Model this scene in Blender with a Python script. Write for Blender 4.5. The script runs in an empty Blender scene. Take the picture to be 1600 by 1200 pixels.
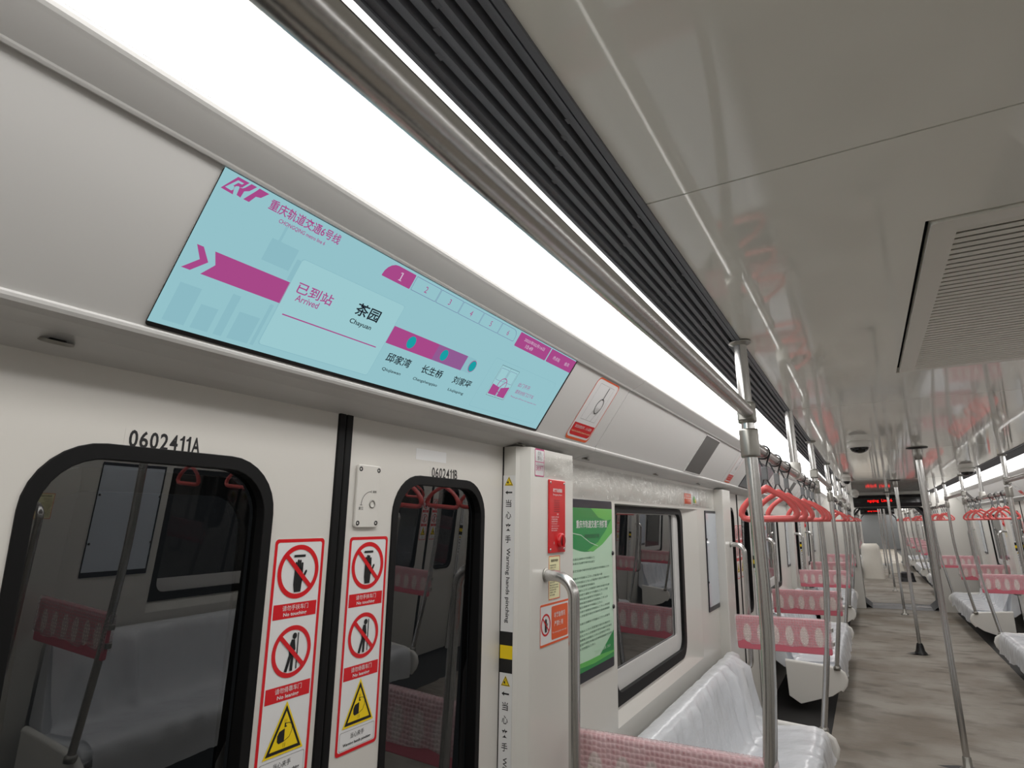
import bpy, math, random
from mathutils import Matrix, Vector, noise

random.seed(7)
SC = bpy.context.scene
COL = SC.collection
PI = math.pi

# ---------------------------------------------------------------- camera, world, exposure
def cam_axes(yaw, pitch, roll):
    cy, sy, cp, sp = math.cos(yaw), math.sin(yaw), math.cos(pitch), math.sin(pitch)
    f = Vector((-sy * cp, cy * cp, sp)); r0 = Vector((cy, sy, 0)); u0 = r0.cross(f)
    cr, sr = math.cos(roll), math.sin(roll)
    return cr * r0 + sr * u0, -sr * r0 + cr * u0, f

cd = bpy.data.cameras.new('camera')
cam = bpy.data.objects.new('camera', cd)
COL.objects.link(cam)
r_, u_, f_ = cam_axes(.51563, .22827, -.01053)
cam.matrix_world = Matrix(((r_.x, u_.x, -f_.x, -.3986), (r_.y, u_.y, -f_.y, 0), (r_.z, u_.z, -f_.z, 1.6857), (0, 0, 0, 1)))
cd.sensor_fit = 'HORIZONTAL'; cd.sensor_width = 36
cd.lens = 950.1 / 1600 * 36
cd.clip_start = .02; cd.clip_end = 200
SC.camera = cam
W = bpy.data.worlds.new('world'); SC.world = W; W.use_nodes = True
W.node_tree.nodes['Background'].inputs[0].default_value = (.010, .011, .012, 1)
W.node_tree.nodes['Background'].inputs[1].default_value = 1
SC.view_settings.view_transform = 'Standard'; SC.view_settings.look = 'None'
SC.view_settings.gamma = 1; SC.view_settings.exposure = 0
SC.view_settings.use_curve_mapping = False
LIGHT_STRENGTH = 5.8

# ---------------------------------------------------------------- materials
def lin(c):
    return tuple(((x / 255) / 12.92 if x / 255 <= .04045 else ((x / 255 + .055) / 1.055) ** 2.4) for x in c) + (1,)

MATS = {}
def mat(name, rgb, rough=.5, metal=0, bump=None, spec=None, coat=0, alpha=1, emit=0, var=None):
    """rgb in sRGB 0-255; bump=(scale, strength, detail, stretch); var=(rgb2, scale)"""
    m = bpy.data.materials.new(name); m.use_nodes = True
    nt = m.node_tree; b = nt.nodes['Principled BSDF']
    b.inputs['Base Color'].default_value = lin(rgb)
    b.inputs['Roughness'].default_value = rough; b.inputs['Metallic'].default_value = metal
    if spec is not None: b.inputs['Specular IOR Level'].default_value = spec
    if coat: b.inputs['Coat Weight'].default_value = coat; b.inputs['Coat Roughness'].default_value = .08
    if alpha < 1: b.inputs['Alpha'].default_value = alpha
    if emit:
        b.inputs['Emission Color'].default_value = lin(rgb); b.inputs['Emission Strength'].default_value = emit
    if bump or var:
        tc = nt.nodes.new('ShaderNodeTexCoord')
    if bump:
        mp = nt.nodes.new('ShaderNodeMapping'); mp.inputs['Scale'].default_value = bump[3] if len(bump) > 3 else (1, 1, 1)
        nz = nt.nodes.new('ShaderNodeTexNoise'); nz.inputs['Scale'].default_value = bump[0]; nz.inputs['Detail'].default_value = bump[2]
        bp = nt.nodes.new('ShaderNodeBump'); bp.inputs['Strength'].default_value = bump[1]; bp.inputs['Distance'].default_value = .01
        nt.links.new(tc.outputs['Object'], mp.inputs[0]); nt.links.new(mp.outputs[0], nz.inputs['Vector'])
        nt.links.new(nz.outputs[0], bp.inputs['Height']); nt.links.new(bp.outputs[0], b.inputs['Normal'])
    if var:
        n2 = nt.nodes.new('ShaderNodeTexNoise'); n2.inputs['Scale'].default_value = var[1]; n2.inputs['Detail'].default_value = 5
        cr = nt.nodes.new('ShaderNodeValToRGB')
        cr.color_ramp.elements[0].position = .38; cr.color_ramp.elements[1].position = .68
        cr.color_ramp.elements[0].color = lin(rgb); cr.color_ramp.elements[1].color = lin(var[0])
        nt.links.new(tc.outputs['Object'], n2.inputs['Vector']); nt.links.new(n2.outputs[0], cr.inputs[0]); nt.links.new(cr.outputs[0], b.inputs['Base Color'])
    MATS[name] = m
    return m

mat('white_panel', (212, 210, 204), .32, coat=.25)
mat('door_white', (209, 206, 200), .35, coat=.2)
mat('trim_white', (206, 205, 203), .42)
mat('ceiling_gloss', (243, 242, 234), .05, spec=.65, bump=(1.2, .012, 1))
mat('grille_white', (228, 225, 216), .4)
mat('black_rubber', (11, 11, 12), .55, spec=.22)
mat('black_plastic', (12, 12, 14), .35)
mat('dark_metal', (104, 106, 112), .5, 0)
mat('duct_black', (24, 26, 31), .8)
mat('steel', (198, 197, 195), .25, .94, bump=(60, .04, 2, (1, 1, .04)))
mat('steel_cast', (160, 158, 152), .38, .9)
mat('steel_dark', (70, 70, 70), .35, .9)
mat('pink', (207, 106, 121), .35)
mat('oval_white', (226, 214, 204), .4)
mat('coral', (222, 100, 98), .32)
mat('strap_grey', (66, 68, 70), .7)
mat('sleeve_grey', (120, 122, 124), .5)
mat('seat_grey', (218, 221, 226), .45)
mat('panel_cream', (233, 231, 226), .38)
mat('sticker_white', (222, 222, 222), .3)
mat('sticker_red', (206, 14, 26), .3)
mat('sticker_orange', (226, 92, 40), .3)
mat('sticker_yellow', (238, 206, 10), .3)
mat('sticker_cream', (232, 228, 184), .35)
mat('ink_black', (16, 16, 18), .4)
mat('ink_grey', (96, 98, 96), .5)
mat('ink_pink', (206, 60, 130), .4)
mat('alarm_red', (202, 22, 28), .28, coat=.4)
mat('alarm_dark', (110, 8, 14), .3)
mat('poster_pale', (190, 222, 196), .18, coat=.3)
mat('poster_green', (38, 140, 74), .18, coat=.3)
mat('poster_mid', (96, 186, 90), .18, coat=.3)
mat('poster_ink', (52, 84, 66), .4)
mat('poster_blank', (196, 204, 214), .10, coat=.5)
mat('frame_navy', (26, 28, 40), .35)
mat('grille_dark', (92, 90, 88), .6)
mat('screen_off', (86, 96, 106), .15)
mat('wrap_white', (232, 228, 218), .4, bump=(9, .5, 4))
mat('bag_dark', (34, 34, 38), .5, bump=(14, .6, 3))
mat('gaiter_grey', (104, 106, 108), .7)
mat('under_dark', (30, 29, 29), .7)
mat('dome_white', (214, 212, 206), .3)
mat('dome_black', (8, 8, 10), .06)
mat('paper_tape', (226, 216, 208), .6)
mat('cloth_light', (150, 150, 152), .8)

def emission(name, rgb, s):
    m = bpy.data.materials.new(name); m.use_nodes = True; nt = m.node_tree
    nt.nodes.clear(); o = nt.nodes.new('ShaderNodeOutputMaterial'); e = nt.nodes.new('ShaderNodeEmission')
    e.inputs[0].default_value = lin(rgb); e.inputs[1].default_value = s
    nt.links.new(e.outputs[0], o.inputs[0]); MATS[name] = m
emission('lamp', (255, 253, 250), LIGHT_STRENGTH)
emission('led_red', (255, 22, 18), 1.6)
# what the route screen shows gives off its own light
emission('lcd_cyan', (147, 193, 201), 1.0)
emission('lcd_card', (155, 200, 206), 1.0)
emission('lcd_dim', (139, 185, 195), 1.0)
emission('lcd_magenta', (170, 74, 138), .95)
emission('lcd_mauve', (150, 96, 152), .9)
emission('lcd_navy', (30, 36, 46), .8)
emission('lcd_teal', (28, 160, 166), .95)
emission('lcd_white', (214, 196, 216), .95)
emission('lcd_line', (108, 110, 160), .9)
emission('lcd_black', (22, 30, 38), .6)

def glass(name, tint, ior, rough=.0, wav=0):
    m = bpy.data.materials.new(name); m.use_nodes = True; nt = m.node_tree; nt.nodes.clear()
    o = nt.nodes.new('ShaderNodeOutputMaterial'); mx = nt.nodes.new('ShaderNodeMixShader')
    t = nt.nodes.new('ShaderNodeBsdfTransparent'); t.inputs[0].default_value = tint + (1,)
    g = nt.nodes.new('ShaderNodeBsdfGlossy'); g.inputs['Roughness'].default_value = rough; g.inputs[0].default_value = (.95, .95, .95, 1)
    fr = nt.nodes.new('ShaderNodeFresnel'); fr.inputs[0].default_value = ior
    nt.links.new(fr.outputs[0], mx.inputs[0]); nt.links.new(t.outputs[0], mx.inputs[1]); nt.links.new(g.outputs[0], mx.inputs[2]); nt.links.new(mx.outputs[0], o.inputs[0])
    if wav:
        tc = nt.nodes.new('ShaderNodeTexCoord'); nz = nt.nodes.new('ShaderNodeTexNoise'); nz.inputs['Scale'].default_value = 14; nz.inputs['Detail'].default_value = 3
        bp = nt.nodes.new('ShaderNodeBump'); bp.inputs['Strength'].default_value = wav; bp.inputs['Distance'].default_value = .01
        nt.links.new(tc.outputs['Object'], nz.inputs['Vector']); nt.links.new(nz.outputs[0], bp.inputs['Height'])
        nt.links.new(bp.outputs[0], g.inputs['Normal']); nt.links.new(bp.outputs[0], fr.inputs['Normal'])
    MATS[name] = m
glass('window_glass', (.42, .43, .43), 2.15)
glass('clear_film', (.985, .985, .985), 1.22, .10, .7)

def sheet_mat(name, rgb, transp, rough, hexbump=None, bump=None):
    """milky plastic sheeting: part clear, part scattering, glossy skin"""
    m = bpy.data.materials.new(name); m.use_nodes = True; nt = m.node_tree; b = nt.nodes['Principled BSDF']; o = nt.nodes['Material Output']
    b.inputs['Base Color'].default_value = lin(rgb); b.inputs['Roughness'].default_value = rough
    mx = nt.nodes.new('ShaderNodeMixShader'); t = nt.nodes.new('ShaderNodeBsdfTransparent'); mx.inputs[0].default_value = transp
    nt.links.new(b.outputs[0], mx.inputs[1]); nt.links.new(t.outputs[0], mx.inputs[2]); nt.links.new(mx.outputs[0], o.inputs[0])
    tc = nt.nodes.new('ShaderNodeTexCoord'); bp = nt.nodes.new('ShaderNodeBump')
    if hexbump:
        v = nt.nodes.new('ShaderNodeTexVoronoi'); v.inputs['Scale'].default_value = hexbump; v.inputs['Randomness'].default_value = .25
        nt.links.new(tc.outputs['Object'], v.inputs['Vector']); nt.links.new(v.outputs['Distance'], bp.inputs['Height'])
        bp.inputs['Strength'].default_value = .9; bp.inputs['Distance'].default_value = .006; bp.invert = True
        mr = nt.nodes.new('ShaderNodeMapRange'); mr.inputs[1].default_value = 0; mr.inputs[2].default_value = .55; mr.inputs[3].default_value = transp + .05; mr.inputs[4].default_value = transp - .06
        nt.links.new(v.outputs['Distance'], mr.inputs[0]); nt.links.new(mr.outputs[0], mx.inputs[0])
    else:
        n = nt.nodes.new('ShaderNodeTexNoise'); n.inputs['Scale'].default_value = bump[0]; n.inputs['Detail'].default_value = 4
        nt.links.new(tc.outputs['Object'], n.inputs['Vector']); nt.links.new(n.outputs[0], bp.inputs['Height'])
        bp.inputs['Strength'].default_value = bump[1]; bp.inputs['Distance'].default_value = .02
    nt.links.new(bp.outputs[0], b.inputs['Normal'])
    MATS[name] = m
sheet_mat('bubble_wrap', (238, 220, 222), .68, .22, hexbump=62)
sheet_mat('seat_film', (238, 241, 246), .30, .22, bump=(7, .55))
sheet_mat('bubble_wrap_close', (240, 224, 226), .60, .20, hexbump=66)
for _l in MATS['bubble_wrap_close'].node_tree.nodes:
    if _l.type == 'MAP_RANGE': _l.inputs[3].default_value = .74; _l.inputs[4].default_value = .42

def floor_mat():
    m = bpy.data.materials.new('floor_cloth'); m.use_nodes = True; nt = m.node_tree; b = nt.nodes['Principled BSDF']; b.inputs['Roughness'].default_value = .62
    tc = nt.nodes.new('ShaderNodeTexCoord'); L = nt.links.new
    def nz(scale, det, st=(1, 1, 1)):
        mp = nt.nodes.new('ShaderNodeMapping'); mp.inputs['Scale'].default_value = st
        n = nt.nodes.new('ShaderNodeTexNoise'); n.inputs['Scale'].default_value = scale; n.inputs['Detail'].default_value = det
        L(tc.outputs['Object'], mp.inputs[0]); L(mp.outputs[0], n.inputs['Vector']); return n
    a = nz(1.3, 6); r = nt.nodes.new('ShaderNodeValToRGB'); e = r.color_ramp.elements
    e[0].position = .36; e[0].color = lin((118, 108, 96)); e[1].position = .62; e[1].color = lin((150, 144, 135))
    L(a.outputs[0], r.inputs[0])
    s = nz(2.6, 10, (1, 1.7, 1)); r2 = nt.nodes.new('ShaderNodeValToRGB'); r2.color_ramp.elements[0].position = .33; r2.color_ramp.elements[1].position = .47
    r2.color_ramp.elements[0].color = (.30, .26, .22, 1); r2.color_ramp.elements[1].color = (1, 1, 1, 1); L(s.outputs[0], r2.inputs[0])
    mu = nt.nodes.new('ShaderNodeMix'); mu.data_type = 'RGBA'; mu.blend_type = 'MULTIPLY'; mu.inputs[0].default_value = .55
    L(r.outputs[0], mu.inputs[6]); L(r2.outputs[0], mu.inputs[7]); L(mu.outputs[2], b.inputs['Base Color'])
    w = nz(8, 9, (.35, 2.6, 1)); bp = nt.nodes.new('ShaderNodeBump'); bp.inputs['Strength'].default_value = .8; bp.inputs['Distance'].default_value = .02
    L(w.outputs[0], bp.inputs['Height']); L(bp.outputs[0], b.inputs['Normal']); MATS['floor_cloth'] = m
floor_mat()

# ---------------------------------------------------------------- mesh builder
_text = {}
def text_geo(s, bold=0):
    k = (s, bold)
    if k not in _text:
        c = bpy.data.curves.new('t', 'FONT'); c.body = s; c.size = 1; c.offset = bold; c.resolution_u = 3
        o = bpy.data.objects.new('t', c); COL.objects.link(o)
        dg = bpy.context.evaluated_depsgraph_get(); dg.update()
        m = bpy.data.meshes.new_from_object(o.evaluated_get(dg))
        v = [(p.co.x, p.co.y) for p in m.vertices]; f = [tuple(p.vertices) for p in m.polygons]
        bpy.data.objects.remove(o); bpy.data.curves.remove(c); bpy.data.meshes.remove(m)
        xs = [a for a, b in v]; ys = [b for a, b in v]
        _text[k] = (v, f, min(xs), max(xs), min(ys), max(ys))
    return _text[k]

def rr(u0, v0, u1, v1, r, n=5):
    """rounded rectangle outline; r a number or four (bl, br, tr, tl)"""
    if not isinstance(r, (tuple, list)): r = (r,) * 4
    out = []
    for (cx, cy, a, q) in ((u0, v0, PI, r[0]), (u1, v0, 1.5 * PI, r[1]), (u1, v1, 0, r[2]), (u0, v1, .5 * PI, r[3])):
        sx = 1 if cx == u0 else -1; sy = 1 if cy == v0 else -1
        for i in range(n + 1):
            t = a + i / n * PI / 2
            out.append((cx + sx * q + q * math.cos(t), cy + sy * q + q * math.sin(t)))
    return out

def ell(cu, cv, a, b, n=32):
    return [(cu + a * math.cos(2 * PI * i / n), cv + b * math.sin(2 * PI * i / n)) for i in range(n)]

class MB:
    def __init__(s, base=None): s.v = []; s.f = []; s.mi = []; s.sm = []; s.mats = []; s.cur = 0; s.T = None; s.w0 = 0; (s.m(base) if base else None)
    def m(s, name):
        if name not in s.mats: s.mats.append(name)
        s.cur = s.mats.index(name); return s
    def add(s, vs, fs, smooth=False):
        o = len(s.v)
        s.v += [tuple(s.T @ Vector(p)) for p in vs] if s.T else [tuple(p) for p in vs]
        for f in fs:
            s.f.append([o + i for i in f]); s.mi.append(s.cur); s.sm.append(smooth)
        return s
    def box(s, x0, x1, y0, y1, z0, z1):
        vs = [(x, y, z) for x in (x0, x1) for y in (y0, y1) for z in (z0, z1)]
        return s.add(vs, [(0, 1, 3, 2), (4, 6, 7, 5), (0, 4, 5, 1), (2, 3, 7, 6), (0, 2, 6, 4), (1, 5, 7, 3)])
    def prism(s, poly, a, b, ax='x', smooth=False):
        """poly in the two remaining axes (in xyz order), extruded along ax from a to b"""
        def P(p, t): return {'x': (t, p[0], p[1]), 'y': (p[0], t, p[1]), 'z': (p[0], p[1], t)}[ax]
        n = len(poly); vs = [P(p, a) for p in poly] + [P(p, b) for p in poly]
        fs = [tuple(range(n))[::-1], tuple(range(n, 2 * n))]
        s.add(vs, fs); o = len(s.v) - 2 * n
        for i in range(n):
            j = (i + 1) % n; s.f.append([o + i, o + j, o + n + j, o + n + i]); s.mi.append(s.cur); s.sm.append(smooth)
        return s
    def loft(s, la, lb):
        """strip between two closed 3-D loops of equal length"""
        n = len(la); return s.add(list(la) + list(lb), [(i, (i + 1) % n, n + (i + 1) % n, n + i) for i in range(n)], True)
    def frame(s, outer, inner, a, b, ax='x'):
        """ring prism between two outlines with the same vertex count"""
        def P(p, t): return {'x': (t, p[0], p[1]), 'y': (p[0], t, p[1]), 'z': (p[0], p[1], t)}[ax]
        n = len(outer); L = [P(p, a) for p in outer] + [P(p, a) for p in inner] + [P(p, b) for p in outer] + [P(p, b) for p in inner]
        fs = []
        for i in range(n):
            j = (i + 1) % n
            fs += [(i, j, n + j, n + i), (2 * n + i, 3 * n + i, 3 * n + j, 2 * n + j), (i, 2 * n + i, 2 * n + j, j), (n + i, n + j, 3 * n + j, 3 * n + i)]
        return s.add(L, fs)
    def tube(s, pts, r, n=12, closed=False, caps=True):
        pts = [Vector(p) for p in pts]; k = len(pts); rs = r if isinstance(r, (list, tuple)) else [r] * k
        tang = []
        for i in range(k):
            a = pts[(i - 1) % k] if (closed or i > 0) else pts[i]; b = pts[(i + 1) % k] if (closed or i < k - 1) else pts[i]
            tang.append((b - a).normalized())
        up = Vector((0, 0, 1)) if abs(tang[0].z) < .9 else Vector((1, 0, 0))
        nrm = (up - up.dot(tang[0]) * tang[0]).normalized(); vs = []
        for i in range(k):
            nrm = (nrm - nrm.dot(tang[i]) * tang[i]).normalized(); bi = tang[i].cross(nrm)
            for j in range(n):
                t = 2 * PI * j / n; vs.append(pts[i] + rs[i] * (math.cos(t) * nrm + math.sin(t) * bi))
        fs = [(i * n + j, i * n + (j + 1) % n, ((i + 1) % k) * n + (j + 1) % n, ((i + 1) % k) * n + j) for i in range(k if closed else k - 1) for j in range(n)]
        s.add(vs, fs, True)
        if caps and not closed:
            s.add([vs[j] for j in range(n)], [tuple(range(n))[::-1]]); s.add([vs[(k - 1) * n + j] for j in range(n)], [tuple(range(n))])
        return s
    def lathe(s, prof, n=24, c=(0, 0, 0), ax='z'):
        vs = []
        for (r, h) in prof:
            for j in range(n):
                t = 2 * PI * j / n; a, b = r * math.cos(t), r * math.sin(t)
                vs.append({'z': (c[0] + a, c[1] + b, c[2] + h), 'x': (c[0] + h, c[1] + a, c[2] + b), 'y': (c[0] + a, c[1] + h, c[2] + b)}[ax])
        k = len(prof)
        return s.add(vs, [(i * n + j, i * n + (j + 1) % n, (i + 1) * n + (j + 1) % n, (i + 1) * n + j) for i in range(k - 1) for j in range(n)], True)
    # flat artwork: u to the reader's right (local y), v up (local z), layers stand off along local x
    def lay(s, k): return s.w0 + k * .00035
    def poly(s, pts, k=1): w = s.lay(k); return s.add([(w, u, v) for u, v in pts], [tuple(range(len(pts)))])
    def rect(s, u0, v0, u1, v1, k=1): return s.poly([(u0, v0), (u1, v0), (u1, v1), (u0, v1)], k)
    def band(s, outer, inner, k=1):
        n = len(outer); w = s.lay(k)
        return s.add([(w, u, v) for u, v in outer] + [(w, u, v) for u, v in inner], [(i, (i + 1) % n, n + (i + 1) % n, n + i) for i in range(n)])
    def line(s, p, q, t, k=1):
        dx, dy = q[0] - p[0], q[1] - p[1]; L = math.hypot(dx, dy); nx, ny = -dy / L * t / 2, dx / L * t / 2
        return s.poly([(p[0] - nx, p[1] - ny), (q[0] - nx, q[1] - ny), (q[0] + nx, q[1] + ny), (p[0] + nx, p[1] + ny)], k)
    def pline(s, pts, t, k=1):
        for a, b in zip(pts, pts[1:]): s.line(a, b, t, k)
        return s
    def text(s, str_, u, v, h=None, w=None, al='c', k=2, bold=0, slant=0, rot=0):
        """fits the word into height h and / or width w; (u, v) is the centre (al=c) or left-centre (al=l)"""
        vs, fs, x0, x1, y0, y1 = text_geo(str_, bold)
        sy = h / (y1 - y0) if h else w / (x1 - x0); sx = w / (x1 - x0) if w else sy
        if not h: sy = sx
        d = s.lay(k); out = []
        for (x, y) in vs:
            a = (x - x0) * sx - ((x1 - x0) * sx / 2 if al == 'c' else 0); b = (y - (y0 + y1) / 2) * sy
            a += slant * b
            if rot: a, b = a * math.cos(rot) - b * math.sin(rot), a * math.sin(rot) + b * math.cos(rot)
            out.append((d, u + a, v + b))
        return s.add(out, fs)
    def build(s, name, parent=None, bevel=0, seg=2, mtx=None):
        me = bpy.data.meshes.new(name); me.from_pydata(s.v, [], s.f)
        for n in s.mats: me.materials.append(MATS[n])
        me.polygons.foreach_set('material_index', s.mi); me.polygons.foreach_set('use_smooth', s.sm); me.update()
        o = bpy.data.objects.new(name, me); COL.objects.link(o)
        if parent: o.parent = parent
        if mtx is not None: o.matrix_world = mtx
        if bevel:
            b = o.modifiers.new('b', 'BEVEL'); b.width = bevel; b.segments = seg; b.limit_method = 'ANGLE'; b.angle_limit = .6
        return o

def tag(o, label=None, cat=None, group=None, kind=None):
    if label: o['label'] = label
    if cat: o['category'] = cat
    if group: o['group'] = group
    if kind: o['kind'] = kind
    return o
def thing(name, mtx, label, cat, group=None, kind=None):
    o = bpy.data.objects.new(name, None); COL.objects.link(o); o.matrix_world = mtx; o.empty_display_size = .05
    return tag(o, label, cat, group, kind)
KIDS = {}
def dup(src, mtx, label=None, group=None):
    """a copy of a thing with copies of its parts and their sub-parts"""
    r = src.copy(); COL.objects.link(r); r.matrix_world = mtx
    if label: r['label'] = label
    if group: r['group'] = group
    stack = [(src, r)]
    while stack:
        a, b = stack.pop()
        for c in list(a.children):
            d = c.copy(); COL.objects.link(d); d.parent = b; stack.append((c, d))
    return r

# ---------------------------------------------------------------- frames along the car
T = Matrix.Translation
def RZ(a): return Matrix.Rotation(a, 4, 'Z')
LEAN = math.atan(.031)                      # the side walls lean out towards the floor
XW = 1.3686 + .031 * 1.92
def wall(side, y, w=0, v=0, u=0):           # side -1: the wall with the screen, +1: the wall across the aisle
    return T((side * XW, y, 0)) @ (RZ(0) if side < 0 else RZ(PI)) @ Matrix.Rotation(LEAN, 4, 'Y') @ T((w, u, v))
PZ = Vector((.152, 0, .208)).normalized()
def panel(side, y, d=0, s=0):               # the slanted panel above the windows and doors
    px = Vector((0, 1, 0)).cross(PZ)
    M = Matrix(((px.x, 0, PZ.x, 0), (0, 1, 0, 0), (px.z, 0, PZ.z, 0), (0, 0, 0, 1)))
    return T((side * 1.2586, y, 1.9647)) @ (RZ(0) if side < 0 else RZ(PI)) @ M @ T((d, 0, s))
def stand(side, x, y, z=0): return T((side * x, y, z)) @ (RZ(0) if side < 0 else RZ(PI))
SIDE = {-1: 'on the screen side', 1: 'across the aisle'}
ORD = ['first', 'second', 'third', 'fourth', 'fifth', 'sixth', 'seventh', 'eighth', 'ninth']
PITCH = 4.70; D0 = .968
DOORS = [D0 + PITCH * i for i in range(3)]
BENCH = [D0 + PITCH * (i + .5) for i in range(3)]
CAR2 = 15.75
DOORS2 = [CAR2 + .5 + 1.385 + PITCH * (i + .5) for i in range(2)]
BENCH2 = [CAR2 + .5 + 1.385 + PITCH * i for i in range(3)]
END1 = 14.62; END2 = BENCH2[-1] + 1.385 + .5
BACK = -2.6
CEIL = 2.236

# ---------------------------------------------------------------- setting: floor, ceiling, walls, trim
def floor_grid(x0, x1, y0, y1, nx, ny, amp):
    vs = []; fs = []
    for j in range(ny + 1):
        for i in range(nx + 1):
            x = x0 + (x1 - x0) * i / nx; y = y0 + (y1 - y0) * j / ny
            h = amp * (noise.noise((x * 1.3, y * 4.5, 0)) + .6 * noise.noise((x * 2.5 + 9, y * 11, 3)))
            for fy in (5.35, 7.4, 9.6, 12.1, 13.6):        # folds where one length of cloth meets the next
                d = y - fy - .05 * math.sin(x * 5 + fy); h += .016 * math.exp(-(d / .016) ** 2)
            vs.append((x, y, h))
    for j in range(ny):
        for i in range(nx):
            a = j * (nx + 1) + i; fs.append((a, a + 1, a + nx + 2, a + nx + 1))
    return vs, fs
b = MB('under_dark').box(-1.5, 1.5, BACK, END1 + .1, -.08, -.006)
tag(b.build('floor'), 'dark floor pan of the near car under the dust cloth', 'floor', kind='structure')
b = MB('floor_cloth'); b.add(*floor_grid(-.86, .86, BACK, END1 + .1, 24, 520, .0035), True)
tag(b.build('floor'), 'wrinkled stained grey dust cloth laid along the near car floor', 'floor', kind='structure')
b = MB('under_dark').box(-1.5, 1.5, CAR2, 46, -.08, -.006)
tag(b.build('floor'), 'dark floor pan of the far cars', 'floor', kind='structure')
b = MB('floor_cloth'); b.add(*floor_grid(-.86, .86, CAR2, 46, 16, 220, .003), True)
tag(b.build('floor'), 'grey dust cloth along the floor beyond the gangway', 'floor', kind='structure')

seams = [BACK] + [D0 + PITCH / 2 * i for i in range(0, 6)] + [END1]
for i, (a, c) in enumerate(zip(seams, seams[1:])):
    b = MB('ceiling_gloss')
    if i == 1:     # the panel with the grille opening
        gx, ga, gb = .235, 1.30, 2.68
        b.box(-.67, -gx, a + .002, c - .002, CEIL, CEIL + .02); b.box(gx, .67, a + .002, c - .002, CEIL, CEIL + .02)
        b.box(-gx, gx, a + .002, ga, CEIL, CEIL + .02); b.box(-gx, gx, gb, c - .002, CEIL, CEIL + .02)
    else:
        b.box(-.67, .67, a + .002, c - .002, CEIL, CEIL + .02)
    tag(b.build('ceiling'), '%s glossy white ceiling panel counted from the camera end' % ORD[i], 'ceiling', kind='structure')
for i, (a, c) in enumerate(((CAR2, DOORS2[0]), (DOORS2[0], DOORS2[1]), (DOORS2[1], END2))):
    tag(MB('ceiling_gloss').box(-.67, .67, a + .002, c - .002, CEIL, CEIL + .02).build('ceiling'), '%s white ceiling panel beyond the gangway' % ORD[i], 'ceiling', kind='structure')
tag(MB('duct_black').box(-1.45, 1.45, BACK, END2, 2.33, 2.36).build('ceiling'), 'dark roof above the ceiling panels', 'ceiling', kind='structure')

# ---- ceiling grille
g = thing('ceiling_grille', T((0, 1.99, CEIL)), 'white slatted air grille set into the glossy ceiling', 'air grille')
MB('grille_white').frame(rr(-.225, -.68, .225, .68, .01, 2), rr(-.18, -.635, .18, .635, .006, 2), -.004, .016, 'z').build('frame', g)
b = MB('grille_white')
for i in range(44):
    y = -.622 + 1.244 * i / 43
    b.prism([(y - .0095, -.002), (y + .006, -.004), (y + .009, .004), (y + .0085, .008), (y - .0075, .001)], -.185, .185, 'x')
b.build('slats', g)
MB('duct_black').box(-.232, .232, -.687, .687, .05, .055).build('backing', g)

# ---- strip lamps, louvres and slanted panels, one run per car and side
def run(side, y0, y1, where, detail):
    M = T((0, (y0 + y1) / 2, 0)) @ (RZ(0) if side < 0 else RZ(PI)); h = (y1 - y0) / 2
    l = thing('strip_light', M, 'long glowing white strip light %s %s' % (where, SIDE[side]), 'ceiling light')
    b = MB('lamp'); k = 9; vs = []
    for j in (-h, h):
        for i in range(k):
            q = i / (k - 1); vs.append((-.8005 - .2425 * q, j, 2.2230 - .0160 * q - .018 * math.sin(PI * q) ** .8))
    b.add(vs, [(i, i + 1, k + i + 1, k + i) for i in range(k - 1)], True); b.build('diffuser', l)
    MB('dark_metal').box(-.8005, -.794, -h, h, 2.2225, 2.262).build('edge_rail', l)
    v = thing('air_louvre', M, 'dark slatted air louvre beside the strip light %s %s' % (where, SIDE[side]), 'louvre')
    b = MB('dark_metal')
    for i in range(6):                                       # deep leaning blades on a slightly dropped line
        x = -.684 - .0198 * i; z = 2.2345 - .0016 * i
        b.prism([(x - .0105, z), (x + .0005, z - .001), (x + .0075, z + .030), (x + .003, z + .032)], -h, h, 'y')
    if detail:                                               # little spacers between the blades
        n = int(h * 2 / .31)
        for i in range(n):
            yy = -h + (i + .5) * 2 * h / n
            for j in range(5):
                x = -.684 - .0198 * j; b.box(x - .0125, x - .006, yy + j * .03 - .006, yy + j * .03 + .006, 2.234 - .0016 * j, 2.246)
    b.build('slats', v)
    MB('duct_black').box(-.792, -.66, -h, h, 2.268, 2.272).build('backing', v)
    MB('dark_metal').box(-.680, -.6705, -h, h, 2.231, 2.262).build('edge_rail', v)
run(-1, BACK, END1, 'along the near car', True); run(1, BACK, END1, 'along the near car', True)
run(-1, CAR2, END2, 'beyond the gangway', False); run(1, CAR2, END2, 'beyond the gangway', False)

PROF = [(-1.0430, 2.2130), (-1.0436, 2.2075), (-1.0448, 2.2035), (-1.0474, 2.2000), (-1.0515, 2.1972), (-1.0570, 2.1946), (-1.0980, 2.1740), (-1.1000, 2.1722), (-1.1015, 2.1712),
        (-1.1035, 2.1700), (-1.1070, 2.1710), (-1.1105, 2.1740), (-1.2611, 1.9683), (-1.2597, 1.9675), (-1.2580, 1.9645), (-1.2592, 1.9605), (-1.2625, 1.9560), (-1.2720, 1.9505), (-1.2880, 1.9472),
        (-1.3086, 1.9442), (-1.3400, 1.9335), (-1.3700, 1.9255), (-1.46, 1.9255), (-1.46, 2.30), (-1.06, 2.30)]
ntrim = [0]
def trim(side, y0, y1, lab):
    ntrim[0] += 1; h = (y1 - y0) / 2 - .0018
    b = MB('trim_white').prism(PROF, -h, h, 'y')
    o = b.build('trim_%d' % ntrim[0], mtx=T((0, (y0 + y1) / 2, 0)) @ (RZ(0) if side < 0 else RZ(PI)))
    tag(o, lab, 'trim', kind='structure')
J = 1.185
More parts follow.
